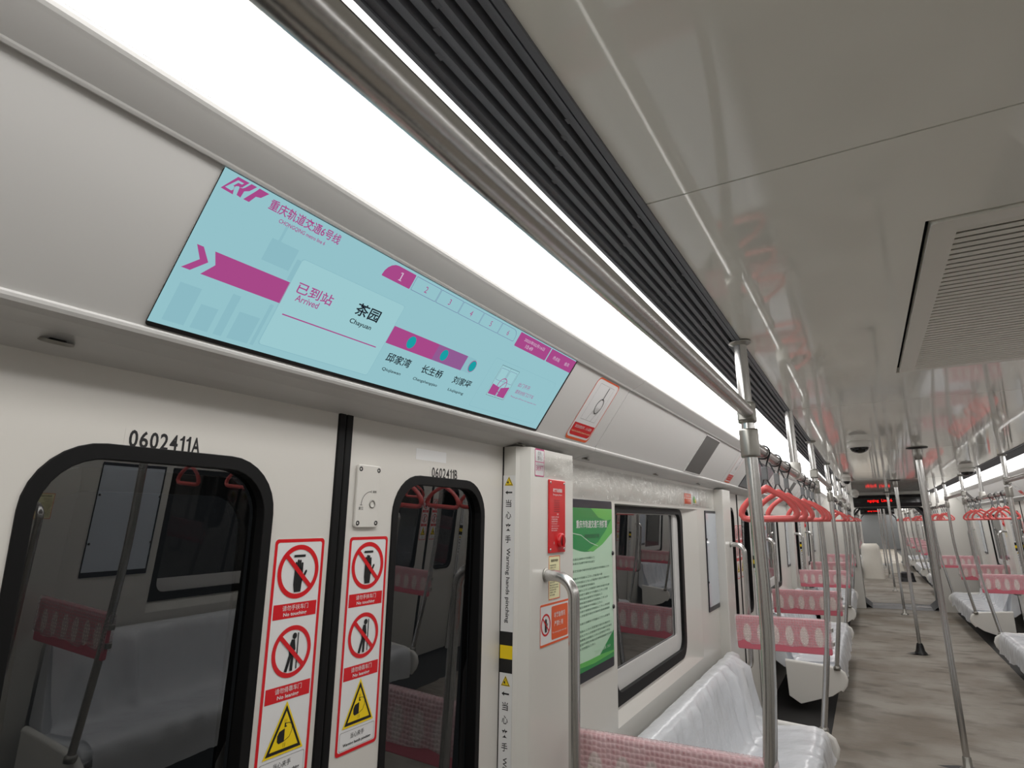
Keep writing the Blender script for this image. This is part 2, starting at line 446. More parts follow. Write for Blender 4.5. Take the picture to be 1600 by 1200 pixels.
for side in (-1, 1):
    trim(side, BACK, D0 - J, 'slanted white panel run behind the camera %s' % SIDE[side])
    for i, d in enumerate(DOORS):
        trim(side, d - J, d + J, 'slanted white panel above the %s doorway %s' % (ORD[i], SIDE[side]))
        e = DOORS[i + 1] - J if i < 2 else END1
        trim(side, d + J, e, 'slanted white panel above the %s bench %s' % (ORD[i], SIDE[side]))
    trim(side, CAR2, END2, 'slanted white panel run beyond the gangway %s' % SIDE[side])

# ---- wall with window, columns and poster wall between two doorways (local y = along the car)
nwin = [0]
WIN = (-.718, .52)                           # window opening along the bench, from the bench centre
def bench_wall(side, yc, lab, near_sign):
    """near_sign: the local direction that faces the camera (-1 on the screen side, +1 across)"""
    M = wall(side, yc); W0 = .015; q = -near_sign
    b = MB('white_panel')
    a0, a1 = (WIN if q > 0 else (-WIN[1], -WIN[0])); z0, z1 = .93, 1.768
    L = 1.36
    # face with a rounded opening, built as a ring round the window plus the rest
    ou = rr(a0 - .002, z0 - .06, a1 + .30, z1 + .008, .004, 6) if q > 0 else rr(a0 - .30, z0 - .06, a1 + .002, z1 + .008, .004, 6)
    inn = rr(a0, z0, a1, z1, (.008, .10, .07, .008) if q > 0 else (.10, .008, .008, .07), 6)
    u0, u1 = min(p[0] for p in ou), max(p[0] for p in ou); v0, v1 = z0 - .06, z1 + .008
    n = len(ou)
    b.frame(rr(u0, v0, u1, v1, .0001, 6), ou, W0 - .02, W0)
    b.loft([(W0, p[0], p[1]) for p in ou], [(W0 - .035, p[0], p[1]) for p in inn])      # bevelled surround
    b.box(W0 - .02, W0, -L, u0, 0, 2.0); b.box(W0 - .02, W0, u1, L, 0, 2.0)
    b.box(W0 - .02, W0, u0, u1, 0, v0); b.box(W0 - .02, W0, u0, u1, v1, 2.0)
    # columns beside the doorways
    for s in (-1, 1):
        sh = .035 if s == q else 0
        e = [(s * (1.308 + sh), -.01), (s * (1.308 + sh), .075), (s * (1.314 + sh), .08), (s * 1.615, .08), (s * 1.628, .078), (s * 1.652, .052), (s * 1.665, .045), (s * 1.665, -.03)]
        pts = [(w, u) for u, w in e]
        b.prism(pts if s > 0 else pts[::-1], 0, 1.9285, 'z')
    o = b.build('wall_left' if side < 0 else 'wall_right', mtx=M)
    tag(o, lab, 'wall', kind='structure')
    nwin[0] += 1
    wi = thing('window_%d' % nwin[0], M, 'wide dark window above the ' + lab.split('behind the ')[-1], 'window', kind='structure')
    rub = rr(a0 + .055, z0 + .05, a1 - .055, z1 - .03, (.07, .07, .05, .05), 6)
    MB('black_rubber').frame(inn, rub, W0 - .05, W0 - .022).build('rubber_frame', wi, .003)
    fa, fb = (.058, .155) if q > 0 else (.155, .058)
    MB('trim_white').frame(rub, rr(a0 + fa, z0 + .135, a1 - fb, z1 - .034, .012, 6), W0 - .050, W0 - .040).build('inner_frame', wi)
    b = MB('window_glass').poly(rub, 0); 
    b.v = [(W0 - .052, y, z) for (x, y, z) in b.v]; b.build('pane', wi)

def door(i, side, yc, lab):
    M = wall(side, yc)
    d = thing('door_%d' % i, M, lab, 'door', kind='structure')
    zt = 1.93
    for s in (-1, 1):
        lf = MB('door_white'); u0, u1 = sorted((s * .022, s * .70)); wu0, wu1 = sorted((s * .17, s * .58)); wz0, wz1 = .90, 1.812
        win = rr(wu0, wz0, wu1, wz1, .10, 8)
        ou = rr(u0, .02, u1, zt, .0001, 8)
        lf.frame(ou, win, -.035, 0); o = lf.build('door_leaf', d)
        MB('black_rubber').frame(win, rr(wu0 + .021, wz0 + .022, wu1 - .021, wz1 - .024, .082, 8), -.03, .0035).build('window_seal', o, .0015)
        MB('steel_dark').frame(rr(wu0 + .024, wz0 + .03, wu1 - .03, wz1 - .035, .07, 8), rr(wu0 + .040, wz0 + .045, wu1 - .046, wz1 - .07, .06, 8), -.034, -.026).build('spacer', o)
        b = MB('window_glass').poly(rr(wu0 + .012, wz0 + .01, wu1 - .012, wz1 - .01, .09, 8), 0); cz = (wz0 + wz1) / 2; cu = (wu0 + wu1) / 2; b.v = [(-.018 + .022 * (z - cz) - .042 * (y - cu), y, z) for (x, y, z) in b.v]; b.build('pane', o)
        MB('black_rubber').box(-.03, .004, min(0, s * .022) + .0006, max(0, s * .022) - .0006, .02, zt).build('edge_seal', o, .003)
    b = MB('black_rubber')
    for s in (-1, 1): b.box(-.02, .003, min(s * .682, s * .70), max(s * .682, s * .70), .0, zt)
    b.build('jamb_seal', d)
    return d

k = 0
for side in (-1, 1):
    for i, y in enumerate(DOORS):
        k += 1; door(k, side, y, 'white double sliding door, %s doorway %s' % (ORD[i], SIDE[side]))
    for i, y in enumerate(BENCH):
        bench_wall(side, y, 'white wall between doorways behind the %s bench %s' % (ORD[i], SIDE[side]), side)
for side in (-1, 1):
    for i, y in enumerate(DOORS2):
        k += 1; door(k, side, y, 'white double sliding door, %s doorway beyond the gangway %s' % (ORD[i], SIDE[side]))
    for i, y in enumerate(BENCH2):
        bench_wall(side, y, 'white wall behind the %s bench beyond the gangway %s' % (ORD[i], SIDE[side]), side)
for s, nm in ((-1, 'left'), (1, 'right')):
    b = MB('white_panel').box(-.03, .012, -1.0, 1.0, 0, 1.95)
    tag(b.build('wall_' + nm, mtx=wall(s, D0 - .70 - 1.0)), 'plain white wall beside the camera %s' % SIDE[s], 'wall', kind='structure')
tag(MB('white_panel').box(-1.45, 1.45, BACK - .04, BACK, 0, 2.34).build('wall_back'), 'added white wall closing the car behind the camera', 'wall', kind='structure')  # unseen wall added to hold the light in and keep reflections from going black

# ---- end walls with the open gangway
def end_wall(y0, y1, lab):
    b = MB('white_panel'); g = .62
    for s in (-1, 1):
        a, c = sorted((s * g, s * 1.46)); b.box(a, c, y0, y1, 0, 2.30)
        cx = s * (g - .10)                                   # rounded upper corners of the opening
        pts = [(s * g, 1.965), (s * g, 1.865)] + [(cx + s * .10 * math.cos(t * PI / 12), 1.865 + .10 * math.sin(t * PI / 12)) for t in range(1, 6)] + [(cx, 1.965)]
        b.prism(pts, y0, y1, 'y')
    b.box(-g, g, y0, y1, 1.965, 2.30)
    tag(b.build('wall_front'), lab, 'wall', kind='structure')
end_wall(END1, END1 + .08, 'white end wall of the near car round the gangway opening')
end_wall(CAR2 - .08, CAR2, 'white end wall of the second car round the gangway opening')
end_wall(END2, END2 + .08, 'white end wall at the far end of the second car')
tag(MB('gaiter_grey').box(-1.46, 1.46, 45.9, 46, 0, 2.3).build('wall_front'), 'grey closed end wall in the far distance', 'wall', kind='structure')
def gangway(y0, y1, lab, n=9):
    b = MB('gaiter_grey'); rows = []
    for i in range(2 * n + 1):
        y = y0 + (y1 - y0) * i / (2 * n); o = .035 if i % 2 else 0
        fl = .06
        pr = [(-.60 + .10, 0), (-.635 - o, .12), (-.66 - o, .45), (-.68 - o, 1.2), (-.62 - o * .7, 1.80), (-.50, 1.95 + o), (.50, 1.95 + o), (.62 + o * .7, 1.80), (.68 + o, 1.2), (.66 + o, .45), (.635 + o, .12), (.60 - .10, 0)]
        rows.append([(x, y, z) for x, z in pr])
    m = len(rows[0]); vs = [p for r in rows for p in r]
    b.add(vs, [(i * m + j, i * m + j + 1, (i + 1) * m + j + 1, (i + 1) * m + j) for i in range(2 * n) for j in range(m - 1)])
    t = thing('gangway_bellows', Matrix.Identity(4), lab, 'gangway')
    b.build('bellows', t)
    MB('cloth_light').box(-.66, .66, y0, y1, -.02, .006).build('floor_plate', t)
    MB('steel').box(-.64, .64, y0 + .52, y0 + .56, .004, .010).build('threshold_strip', t)
gangway(END1 + .095, CAR2 - .095, 'grey folded gangway bellows joining the near car to the next')
gangway(END2 + .095, END2 + 1.1, 'distant grey gangway bellows at the end of the second car')
b = MB('white_panel')
for s in (-1, 1): b.box(min(s * 1.36, s * 1.46), max(s * 1.36, s * 1.46), END2 + 1.1, 46, 0, 2.3)
tag(b.build('wall_left'), 'plain white side walls of the third car', 'wall', kind='structure')
tag(MB('ceiling_gloss').box(-.80, .80, END2 + 1.1, 46, CEIL, CEIL + .02).build('ceiling'), 'white ceiling of the third car', 'ceiling', kind='structure')
for s in (-1, 1):
    b = MB('lamp').add([(s * .8, END2 + 1.1, CEIL), (s * 1.36, END2 + 1.1, CEIL - .02), (s * 1.36, 45.9, CEIL - .02), (s * .8, 45.9, CEIL)], [(0, 1, 2, 3) if s > 0 else (3, 2, 1, 0)])
    tag(b.build('strip_light'), 'most distant white strip light, third car, %s' % SIDE[s], 'ceiling light')

# ================================================================= things
def rail_y(side, x, z, y0, y1, r, name, label, cat, collars=(), group=None):
    t = thing(name, stand(side, x, (y0 + y1) / 2, z), label, cat, group); h = (y1 - y0) / 2
    MB('steel').tube([(0, -h, 0), (0, h, 0)], r, 14).build('bar', t)
    return t

# ---- grab poles
XP = .677; RP = .019
def pole_path():
    p = [(0, 0, z) for z in (2.232, 2.0, 1.7, 1.52)]
    for i in range(1, 9):
        a = i / 8; z = 1.52 - 1.128 * a; x = -.123 * (a * a * (1.6 - .6 * a)); p.append((x, 0, z))
    return p
def collar(b, z, h=.045, r=.027):
    b.lathe([(RP, z - h), (r, z - h), (r + .001, z - h + .006), (r + .001, z + h - .006), (r, z + h), (RP, z + h)], 20)
def make_pole():
    t = thing('grab_pole', stand(-1, XP, 0), 'x', 'grab pole', 'bent steel grab poles at the bench ends')
    MB('steel').tube(pole_path(), RP, 18).build('tube', t)
    b = MB('steel_cast'); collar(b, 2.01, .032, .026); b.box(-.024, .024, -.028, .028, 1.982, 2.038); b.build('rail_joint', t, .006)
    b = MB('steel_cast'); collar(b, 1.918, .042, .0265); b.build('rail_joint', t)
    MB('steel_cast').lathe([(RP, 2.235), (.033, 2.235), (.033, 2.229), (RP, 2.222)], 20).build('ceiling_flange', t)
    MB('steel_cast').lathe([(RP + .003, .376), (RP + .010, .376), (RP + .010, .40), (RP, .41)], 18, (-.122, 0, 0)).build('foot_collar', t)
    return t
pole0 = make_pole(); pole_used = [0]
def place_pole(side, y, lab):
    M = stand(side, XP, y)
    if not pole_used[0]:
        pole_used[0] = 1; pole0.matrix_world = M; pole0['label'] = lab; return pole0
    return dup(pole0, M, lab)

# ---- hand straps
def make_strap():
    t = thing('hand_strap', stand(-1, XP, 0, 1.916), 'x', 'hand strap', 'hand straps along the strap rails')
    ring = [(.0225 * math.cos(a), .003 * math.sin(a), .0225 * math.sin(a)) for a in [2 * PI * i / 20 for i in range(20)]]
    MB('strap_grey').tube(ring, .0030, 6, True).build('loop', t)
    for s in (-1, 1):
        MB('strap_grey').tube([(s * .0215, 0, -.006), (s * .012, 0, -.030), (s * .004, 0, -.052), (-s * .003, 0, -.085), (-s * .010, 0, -.103), (-s * .019, 0, -.122)], .0028, 6).build('cord', t)
    MB('sleeve_grey').box(-.0095, .0095, -.006, .006, -.092, -.048).build('sleeve', t, .003)
    h = MB('coral')
    pts = [(-.066, -.2185), (-.079, -.2150), (-.0855, -.2040), (-.0840, -.1920), (-.0770, -.1790), (-.062, -.1600), (-.042, -.1440), (-.020, -.1310), (-.008, -.1225)]
    pts = pts + [(0, -.1195)] + [(-x, z) for x, z in pts[::-1]]
    rs = [.0105] * 5 + [.0092] * 3 + [.0115] + [.013] + [.0115] + [.0092] * 3 + [.0105] * 5
    h.tube([(x, 0, z) for x, z in pts], rs, 10, True); h.build('handle', t)
    return t
strap0 = make_strap(); strap_used = [0]
def place_strap(side, y, lab):
    M = stand(side, XP, y, 1.916) @ RZ(random.uniform(-.10, .10))
    if not strap_used[0]:
        strap_used[0] = 1; strap0.matrix_world = M; strap0['label'] = lab; return strap0
    return dup(strap0, M, lab)

# ---- bench
def sweep_seat(b, prof, h, ny=2, disp=None):
    vs = []; m = len(prof)
    for j in range(ny + 1):
        y = -h + 2 * h * j / ny
        for i, (x, z) in enumerate(prof):
            dx, dz = disp(i, y) if disp else (0, 0); vs.append((x + dx, y, z + dz))
    b.add(vs, [(j * m + i, (j + 1) * m + i, (j + 1) * m + i + 1, j * m + i + 1) for j in range(ny) for i in range(m - 1)], True)
BX = 1.30
def make_bench():
    t = thing('bench', stand(-1, BX, 0), 'x', 'bench', 'long side benches')
    h = 1.335
    seat = [(.07, .33), (.10, .375), (.16, .385), (.36, .40), (.46, .405), (.49, .395), (.505, .37), (.50, .34), (.44, .30), (.30, .22), (.12, .13), (.07, .12)]
    MB('seat_grey').prism(seat, -h, h, 'y').build('seat', t, .008)
    back = [(-.02, .80), (.012, .805), (.026, .79), (.050, .62), (.085, .42), (.105, .36), (.05, .34), (-.03, .40)]
    MB('seat_grey').prism(back, -1.30, 1.30, 'y').build('backrest', t, .006)
    MB('steel').tube([(.487, -h, .335), (.487, h, .335)], .022, 12).build('front_rail', t)
    pl = [(.07, .412), (.075, .115), (.17, .055), (.44, .15), (.515, .205), (.552, .255), (.562, .30), (.548, .345), (.51, .372), (.42, .388)]
    for s in (-1, 1):
        b = MB('panel_cream'); b.prism(pl, s * 1.345, s * 1.385, 'y'); o = b.build('end_panel', t, .006)
        MB('panel_cream').tube([(x, s * 1.365, z) for x, z in [pl[0], pl[9], pl[8], pl[7], pl[6], pl[5], pl[4]]], .021, 8).build('rim', o)
    return t
bench0 = make_bench(); bench_used = [0]

def make_cover(seed):
    """plastic dust sheet over seat and backrest"""
    rnd = random.Random(seed); b = MB('seat_film')
    prof0 = [(-.045, .818), (-.01, .826), (.030, .812), (.040, .76), (.060, .65), (.085, .52), (.108, .43), (.14, .402), (.20, .402), (.28, .408), (.37, .418), (.45, .424), (.497, .416), (.522, .39), (.532, .34), (.536, .29), (.54, .25), (.545, .21)]
    h = 1.298; ny = 150
    FO = [(rnd.uniform(-1.25, 1.3), rnd.uniform(-.035, .035), rnd.uniform(.02, .07), rnd.uniform(.004, .015)) for _ in range(18)] + [(1.12, -.03, .04, .035), (.95, .02, .03, .03), (1.24, -.05, .05, .03)]
    def disp(i, y):
        ph = i * .35
        fold = sum(am * math.exp(-((y - yf + sl * i) / wd) ** 2) for yf, sl, wd, am in FO)
        a = (fold if i < 13 else fold * .15) * (1 if i > 2 else .12) + .010 * noise.noise((y * 5 + seed, ph, seed)) + .006 * noise.noise((y * 16, i * .8, seed + 5))
        k = 1.0
        if 3 <= i <= 6: k = 1.5; a += .010 * abs(noise.noise((y * 7 + i * .55, seed, 2)))     # slack diagonal folds on the backrest
        if i >= 13: k = 1.0 + .22 * (i - 13)
        dz = .010 * noise.noise((y * 6, ph + 7, seed)) if 6 < i < 13 else 0
        if i >= 15: dz += .075 * noise.noise((y * 1.9, seed, 1)) * (i - 14) / 3
        return abs(a) * k + .004, dz + (.004 if i < 13 else 0)
    sweep_seat(b, prof0, h, ny, disp)
    return b
covers = [make_cover(3).build('plastic_sheet'), make_cover(11).build('plastic_sheet'), make_cover(23).build('plastic_sheet')]
cover_used = [0, 0, 0]

# ---- dotted pink screen between pole and column
def make_screen(sd, wrap='bubble_wrap'):
    t = thing('draught_screen', stand(-1, .695, 0), 'x', 'partition screen', 'dotted pink draught screens')
    pts = [(x, z) for x, z in rr(-.585, .842, 0, 1.056, (.012, .012, .035, .022), 5)]
    b = MB('pink'); b.prism(pts, -.011, .011, 'y'); b.m('oval_white')
    for i in range(6):
        cx = -.068 - .0895 * i
        for s in (-1, 1):
            o = ell(cx, .948, .0255, .060, 28); b.add([(x, s * .0114, z) for x, z in o], [tuple(range(28)) if s < 0 else tuple(range(28))[::-1]])
    b.build('panel', t, .005)
    rnd = random.Random(sd); w = MB(wrap)
    lo = [.885 + .035 * noise.noise((i * .6, sd, 0)) for i in range(13)]
    for s in (-1, 1):
        vs = []; n = 12
        for i in range(n + 1):
            x = -.59 + .60 * i / n; bul = .003 * noise.noise((i * .9, sd, s))
            zz = [lo[i] if s > 0 or True else .84, .93, 1.02, 1.052, 1.064]
            yy = [.016, .017, .0165, .0145, .002]
            vs += [(x, s * (yy[q] + bul), zz[q]) for q in range(5)]
        w.add(vs, [(i * 5 + q, (i + 1) * 5 + q, (i + 1) * 5 + q + 1, i * 5 + q + 1) for i in range(n) for q in range(4)], True)
    w.build('bubble_wrap_sleeve', t)
    for z in (.90, .985): MB('steel_cast').box(-.004, .018, -.016, .016, z, z + .025).build('pole_clamp', t, .003)
    return t
screens = [make_screen(1), make_screen(4), make_screen(9, 'bubble_wrap_close')]; screen_used = [0, 0, 0]
MB('paper_tape').add([(-.555, -.0185, .90), (-.515, -.0195, .915), (-.520, -.0195, .968), (-.535, -.0185, .972)], [(0, 1, 2, 3)]).build('tape', screens[2]); nscreen = [0]

def place(protos, used, i, M, lab, cat=None, group=None):
    if not used[i]:
        used[i] = 1; o = protos[i]; o.matrix_world = M; o['label'] = lab
    else: o = dup(protos[i], M, lab)
    if cat: o['category'] = cat
    if group: o['group'] = group
    return o

STRAPS = [-1.12, -.80, -.48, .28, .64, .97]
hanger0 = None
def bench_set(side, yc, which):
    """everything that belongs round one bench; which = words that single the bench out"""
    global hanger0
    where = '%s bench %s' % (which, SIDE[side])
    place([bench0], bench_used, 0, stand(side, BX, yc), 'cream and grey %s' % where + ', wrapped in plastic')
    nscreen[0] += 1
    ci = nscreen[0] % 3
    place(covers, cover_used, ci, stand(side, BX, yc), 'milky plastic sheet draped over the %s' % where, 'plastic sheet', 'plastic sheets on the benches')
    for j, s in enumerate((-1, 1)):
        nf = ('near', 'far')[j]; y = yc + s * 1.385
        place_pole(side, y, 'bent steel pole at the %s end of the %s' % (nf, where))
        place(screens, screen_used, 2 if (nscreen[0] == 1 and j == 0) else (nscreen[0] + j) % 2, stand(side, .695, y), 'pink spotted screen at the %s end of the %s' % (nf, where))
    t = rail_y(side, XP, 1.916, yc - 1.385, yc + 1.385, .0185, 'strap_rail', 'steel strap rail above the %s' % where, 'handrail', group='strap rails')
    lb = 'short steel hanger for the rail above the %s' % where
    if hanger0 is None:
        hanger0 = thing('rail_hanger', stand(side, XP, yc), lb, 'hanger', 'strap rail hangers')
        MB('steel').tube([(0, 0, 2.232), (0, 0, 1.945)], RP, 16).build('tube', hanger0)
        b = MB('dome_white').lathe([(RP, 1.975), (.027, 1.972), (.029, 1.955), (.029, 1.925), (.024, 1.905)], 20); b.tube([(0, -.038, 1.916), (0, .038, 1.916)], .0245, 16); b.build('tee_joint', hanger0)
    else: dup(hanger0, stand(side, XP, yc), lb)
    for i, u in enumerate(STRAPS):
        place_strap(side, yc + u, 'coral hand strap, %s of six over the %s' % (ORD[i], where))
for side in (-1, 1):
    for i, y in enumerate(BENCH): bench_set(side, y, ORD[i])
    for i, y in enumerate(BENCH2): bench_set(side, y, ORD[i] + ' beyond-gangway')
for side in (-1, 1):
    for i, y in enumerate(DOORS):
        rail_y(side, XP - .004, 2.011, y - .965, y + .965, .0198, 'doorway_rail', 'high steel rail across the %s doorway %s' % (ORD[i], SIDE[side]), 'handrail', group='doorway rails')
    for i, y in enumerate(DOORS2):
        rail_y(side, XP - .004, 2.011, y - .965, y + .965, .0198, 'doorway_rail', 'high steel rail across the %s beyond-gangway doorway %s' % (ORD[i], SIDE[side]), 'handrail', group='doorway rails')
    place_pole(side, D0 - .965, 'bent steel pole on the camera side of the first doorway %s' % SIDE[side])

# ---- poles down the middle of the aisle
cp0 = None
for i, y in enumerate((5.60, 9.98, 13.95, 18.45, 22.75, 26.9)):
    lab = '%s straight steel pole down the middle of the aisle' % ORD[i]
    if cp0 is None:
        cp0 = thing('aisle_pole', T((0, y, 0)), lab, 'grab pole', 'aisle centre poles')
        MB('steel').tube([(0, 0, 0.0), (0, 0, 2.17)], .0215, 18).build('tube', cp0)
        MB('steel_dark').lathe([(0, 2.2355), (.072, 2.2355), (.072, 2.229), (.030, 2.224)], 28).build('ceiling_flange', cp0)
        MB('steel_cast').lathe([(.0215, 2.14), (.028, 2.142), (.029, 2.20), (.027, 2.228)], 20).build('collar', cp0)
        MB('steel_cast').lathe([(.0225, .10), (.026, .096), (.028, .03), (.060, .016), (.066, .004)], 18).build('foot_flange', cp0)
    else:
        dup(cp0, T((0, y, 0)), lab)
bt = MB('black_plastic').lathe([(.032, .135), (.040, .11), (.052, .05), (.072, .018), (.078, .006)], 14).build('foot_wrap', mtx=T((0, 9.98, 0)))
tag(bt, 'black wrapping gathered round the foot of the second aisle pole', 'foot wrap')
# torn scraps of cloth round the first aisle pole feet
scrap = MB('bag_dark'); 
scrap.add([(-.18, .02, .012), (-.05, -.06, .02), (.05, -.05, .03), (.14, -.02, .014), (.03, .06, .022), (-.06, .05, .02)], [(0, 1, 5), (1, 2, 4, 5), (2, 3, 4)])
tag(scrap.build('cloth_scrap', mtx=T((0, 5.60, .0))), 'dark torn cloth flap round the foot of the first aisle pole', 'cloth scrap')
tag(dup(scrap and bpy.data.objects['cloth_scrap'], T((0, 9.98, 0)) @ RZ(.5)), 'dark torn cloth flap round the foot of the second aisle pole', 'cloth scrap')

# ---- curved grab handles on the columns
h0 = None
def col_handle(side, y, lab):
    global h0
    M = wall(side, y, .08)
    if h0 is None:
        h0 = thing('column_handle', M, lab, 'grab handle', 'curved grab handles on the door columns')
        P = [(0, 0, 1.535), (.035, 0, 1.535)] + [(.035 + .062 * math.sin(a), 0, 1.473 + .062 * math.cos(a)) for a in [PI / 2 * i / 8 for i in range(1, 9)]]
        P += [(.097, 0, 1.3), (.097, 0, 1.0), (.097, 0, .78)] + [(.035 + .062 * math.cos(a), 0, .747 - .062 * math.sin(a)) for a in [PI / 2 * i / 8 for i in range(0, 9)]] + [(0, 0, .685)]
        MB('steel').tube(P, .0175, 18).build('bar', h0)
        b = MB('steel_cast')
        for z in (1.535, .685): b.lathe([(.0175, 0), (.0215, 0), (.0215, .004), (.0175, .006)], 18, (0, 0, z), 'x')
        b.build('wall_flange', h0)
    else: dup(h0, M, lab)
for side in (-1, 1):
    for grp, wh in ((BENCH, ''), (BENCH2, ' beyond-gangway')):
        for i, y in enumerate(grp):
            for s, nf in ((-1, 'near'), (1, 'far')):
                col_handle(side, y + s * 1.525, 'curved column handle at the %s end of the %s%s bench %s' % (nf, ORD[i], wh, SIDE[side]))
for s in (-1, 1):
    t = thing('end_wall_handle', T((s * .70, END1, 0)) @ RZ(-PI / 2), 'curved steel handle on the end wall beside the gangway ' + SIDE[s], 'grab handle')
    MB('steel').tube([(0, 0, 1.62), (.05, 0, 1.61), (.075, 0, 1.57), (.08, 0, 1.45), (.08, 0, .95), (.075, 0, .85), (.05, 0, .80), (0, 0, .79)], .0165, 12).build('bar', t)

# ================================================================= stickers, signs and screens
def no_sign(b, cu, cv, R, k=2):
    b.m('sticker_red').band(ell(cu, cv, R, R, 48), ell(cu, cv, R * .82, R * .82, 48), k)
def slash(b, cu, cv, R, k=4, t=.17):
    a = math.radians(136); d = (math.cos(a) * R * .86, math.sin(a) * R * .86)
    b.m('sticker_red').line((cu + d[0], cv + d[1]), (cu - d[0], cv - d[1]), R * t, k)
def hand(b, cu, cv, s, k=3):
    b.m('ink_black')
    b.poly([(cu - .30 * s, cv - .55 * s), (cu - .22 * s, cv - .95 * s), (cu + .22 * s, cv - .95 * s), (cu + .26 * s, cv - .5 * s), (cu + .30 * s, cv - .3 * s), (cu + .28 * s, cv + .3 * s), (cu - .28 * s, cv + .3 * s)], k)
    for i in range(4):
        x = cu - .21 * s + .14 * s * i; b.poly(rr(x - .068 * s, cv + .2 * s, x + .068 * s, cv + (.62, .74, .72, .58)[i] * s, (.0, .0, .065 * s, .065 * s), 4), k)
    b.poly([(cu + .24 * s, cv - .42 * s), (cu + .42 * s, cv - .22 * s), (cu + .58 * s, cv + .08 * s), (cu + .55 * s, cv + .17 * s), (cu + .46 * s, cv + .15 * s), (cu + .30 * s, cv - .1 * s), (cu + .2 * s, cv - .2 * s)], k)
def tri_hand(b, u, v0, v1, hw, k=2):
    """yellow warning triangle with a hand caught in a door edge"""
    def tr(m, g, kk):
        b.m(m); H = v1 - v0; c = v0 + H * .36
        P = [(u - hw, v0), (u + hw, v0), (u, v1)]
        b.poly([(u + (x - u) * g, c + (y - c) * g) for x, y in P], kk)
    tr('sticker_yellow', 1.14, k); tr('ink_black', 1.0, k + 1); tr('sticker_yellow', .80, k + 2)
    H = v1 - v0; b.m('ink_black')
    b.poly([(u - .015 * H, v0 + .22 * H), (u - .17 * H, v0 + .20 * H), (u - .22 * H, v0 + .26 * H), (u - .22 * H, v0 + .38 * H), (u - .17 * H, v0 + .46 * H), (u - .015 * H, v0 + .50 * H)], k + 3)
    b.poly([(u - .03 * H, v0 + .52 * H), (u + .05 * H, v0 + .53 * H), (u + .01 * H, v0 + .56 * H), (u + .01 * H, v0 + .62 * H), (u - .03 * H, v0 + .62 * H)], k + 3)
    b.pline([(u + .0 * H, v0 + .61 * H), (u + .10 * H, v0 + .60 * H), (u + .19 * H, v0 + .56 * H), (u + .20 * H, v0 + .42 * H), (u + .13 * H, v0 + .29 * H), (u - .01 * H, v0 + .23 * H)], .013 * H, k + 3)
    for d in (-.03, .02): b.line((u + d * H, v0 + .10 * H), (u + d * H, v0 + .19 * H), .009 * H, k + 3).line((u + d * H, v0 + .63 * H), (u + d * H, v0 + .70 * H), .009 * H, k + 3)

def door_sticker_mesh():
    """origin at the middle of the sticker's top edge"""
    b = MB('sticker_white'); hw = .0615; bot = -.434
    b.prism(rr(-hw, bot, hw, 0, .007), 0, .0008, 'x'); b.w0 = .0008
    b.m('sticker_red').band(rr(-hw, bot, hw, 0, .008), rr(-hw + .0065, bot + .0065, hw - .0065, -.0065, .005), 1)
    no_sign(b, 0, -.062, .0505); hand(b, 0, -.066, .036); b.m('ink_black').rect(-.014, -.035, .014, -.0305, 3); slash(b, 0, -.062, .0505)
    b.m('sticker_red').rect(-.052, -.147, .052, -.120, 1)
    b.m('sticker_white').text('请勿手扶车门', 0, -.1280, h=.0098, w=.062, k=2).text('No touching', 0, -.1405, h=.0085, w=.056, k=2, bold=.02)
    no_sign(b, 0, -.208, .0465)
    b.m('ink_black'); b.poly(ell(.004, -.181, .0052, .0058, 16), 3)
    b.poly([(-.003, -.187), (.005, -.187), (.008, -.205), (.004, -.213), (-.006, -.213), (-.008, -.204)], 3)
    b.line((-.002, -.211), (-.012, -.243), .0065, 3).line((.002, -.211), (.001, -.243), .0065, 3); b.rect(.0115, -.241, .0140, -.176, 3)
    slash(b, 0, -.208, .0465)
    b.m('sticker_red').rect(-.052, -.293, .052, -.266, 1)
    b.m('sticker_white').text('请勿倚靠车门', 0, -.2740, h=.0098, w=.062, k=2).text('No leaning', 0, -.2865, h=.0085, w=.050, k=2, bold=.02)
    tri_hand(b, 0, -.381, -.302, .0405)
    o, i = rr(-.051, -.426, .051, -.391, .003, 3), rr(-.0504, -.4254, .0504, -.3916, .003, 3)
    b.m('ink_grey').band(o, i, 1); b.m('ink_black').text('当心夹手', 0, -.4020, h=.0105, w=.040, k=2).text('Warning hands pinching', 0, -.4170, h=.0072, w=.082, k=2, bold=.02)
    return b
ds0 = None
def door_sticker(side, y, u, lab):
    global ds0
    M = wall(side, y, .0, 1.665, u)
    if ds0 is None:
        ds0 = tag(door_sticker_mesh().build('warning_sticker', mtx=M), lab, 'warning sticker', 'red bordered warning stickers on the door leaves')
    else: dup(ds0, M, lab)
ALLD = [(s, y, ORD[i] + ' doorway') for s in (-1, 1) for i, y in enumerate(DOORS)] + [(s, y, ORD[i] + ' beyond-gangway doorway') for s in (-1, 1) for i, y in enumerate(DOORS2)]
for s, y, nm in ALLD:
    a = (-.096, 'near', .099, 'far') if s < 0 else (.096, 'near', -.099, 'far')
    door_sticker(s, y, a[0], 'red-bordered warning sticker on the %s leaf, %s %s' % (a[1], nm, SIDE[s]))
    door_sticker(s, y, a[2], 'red-bordered warning sticker on the %s leaf, %s %s' % (a[3], nm, SIDE[s]))

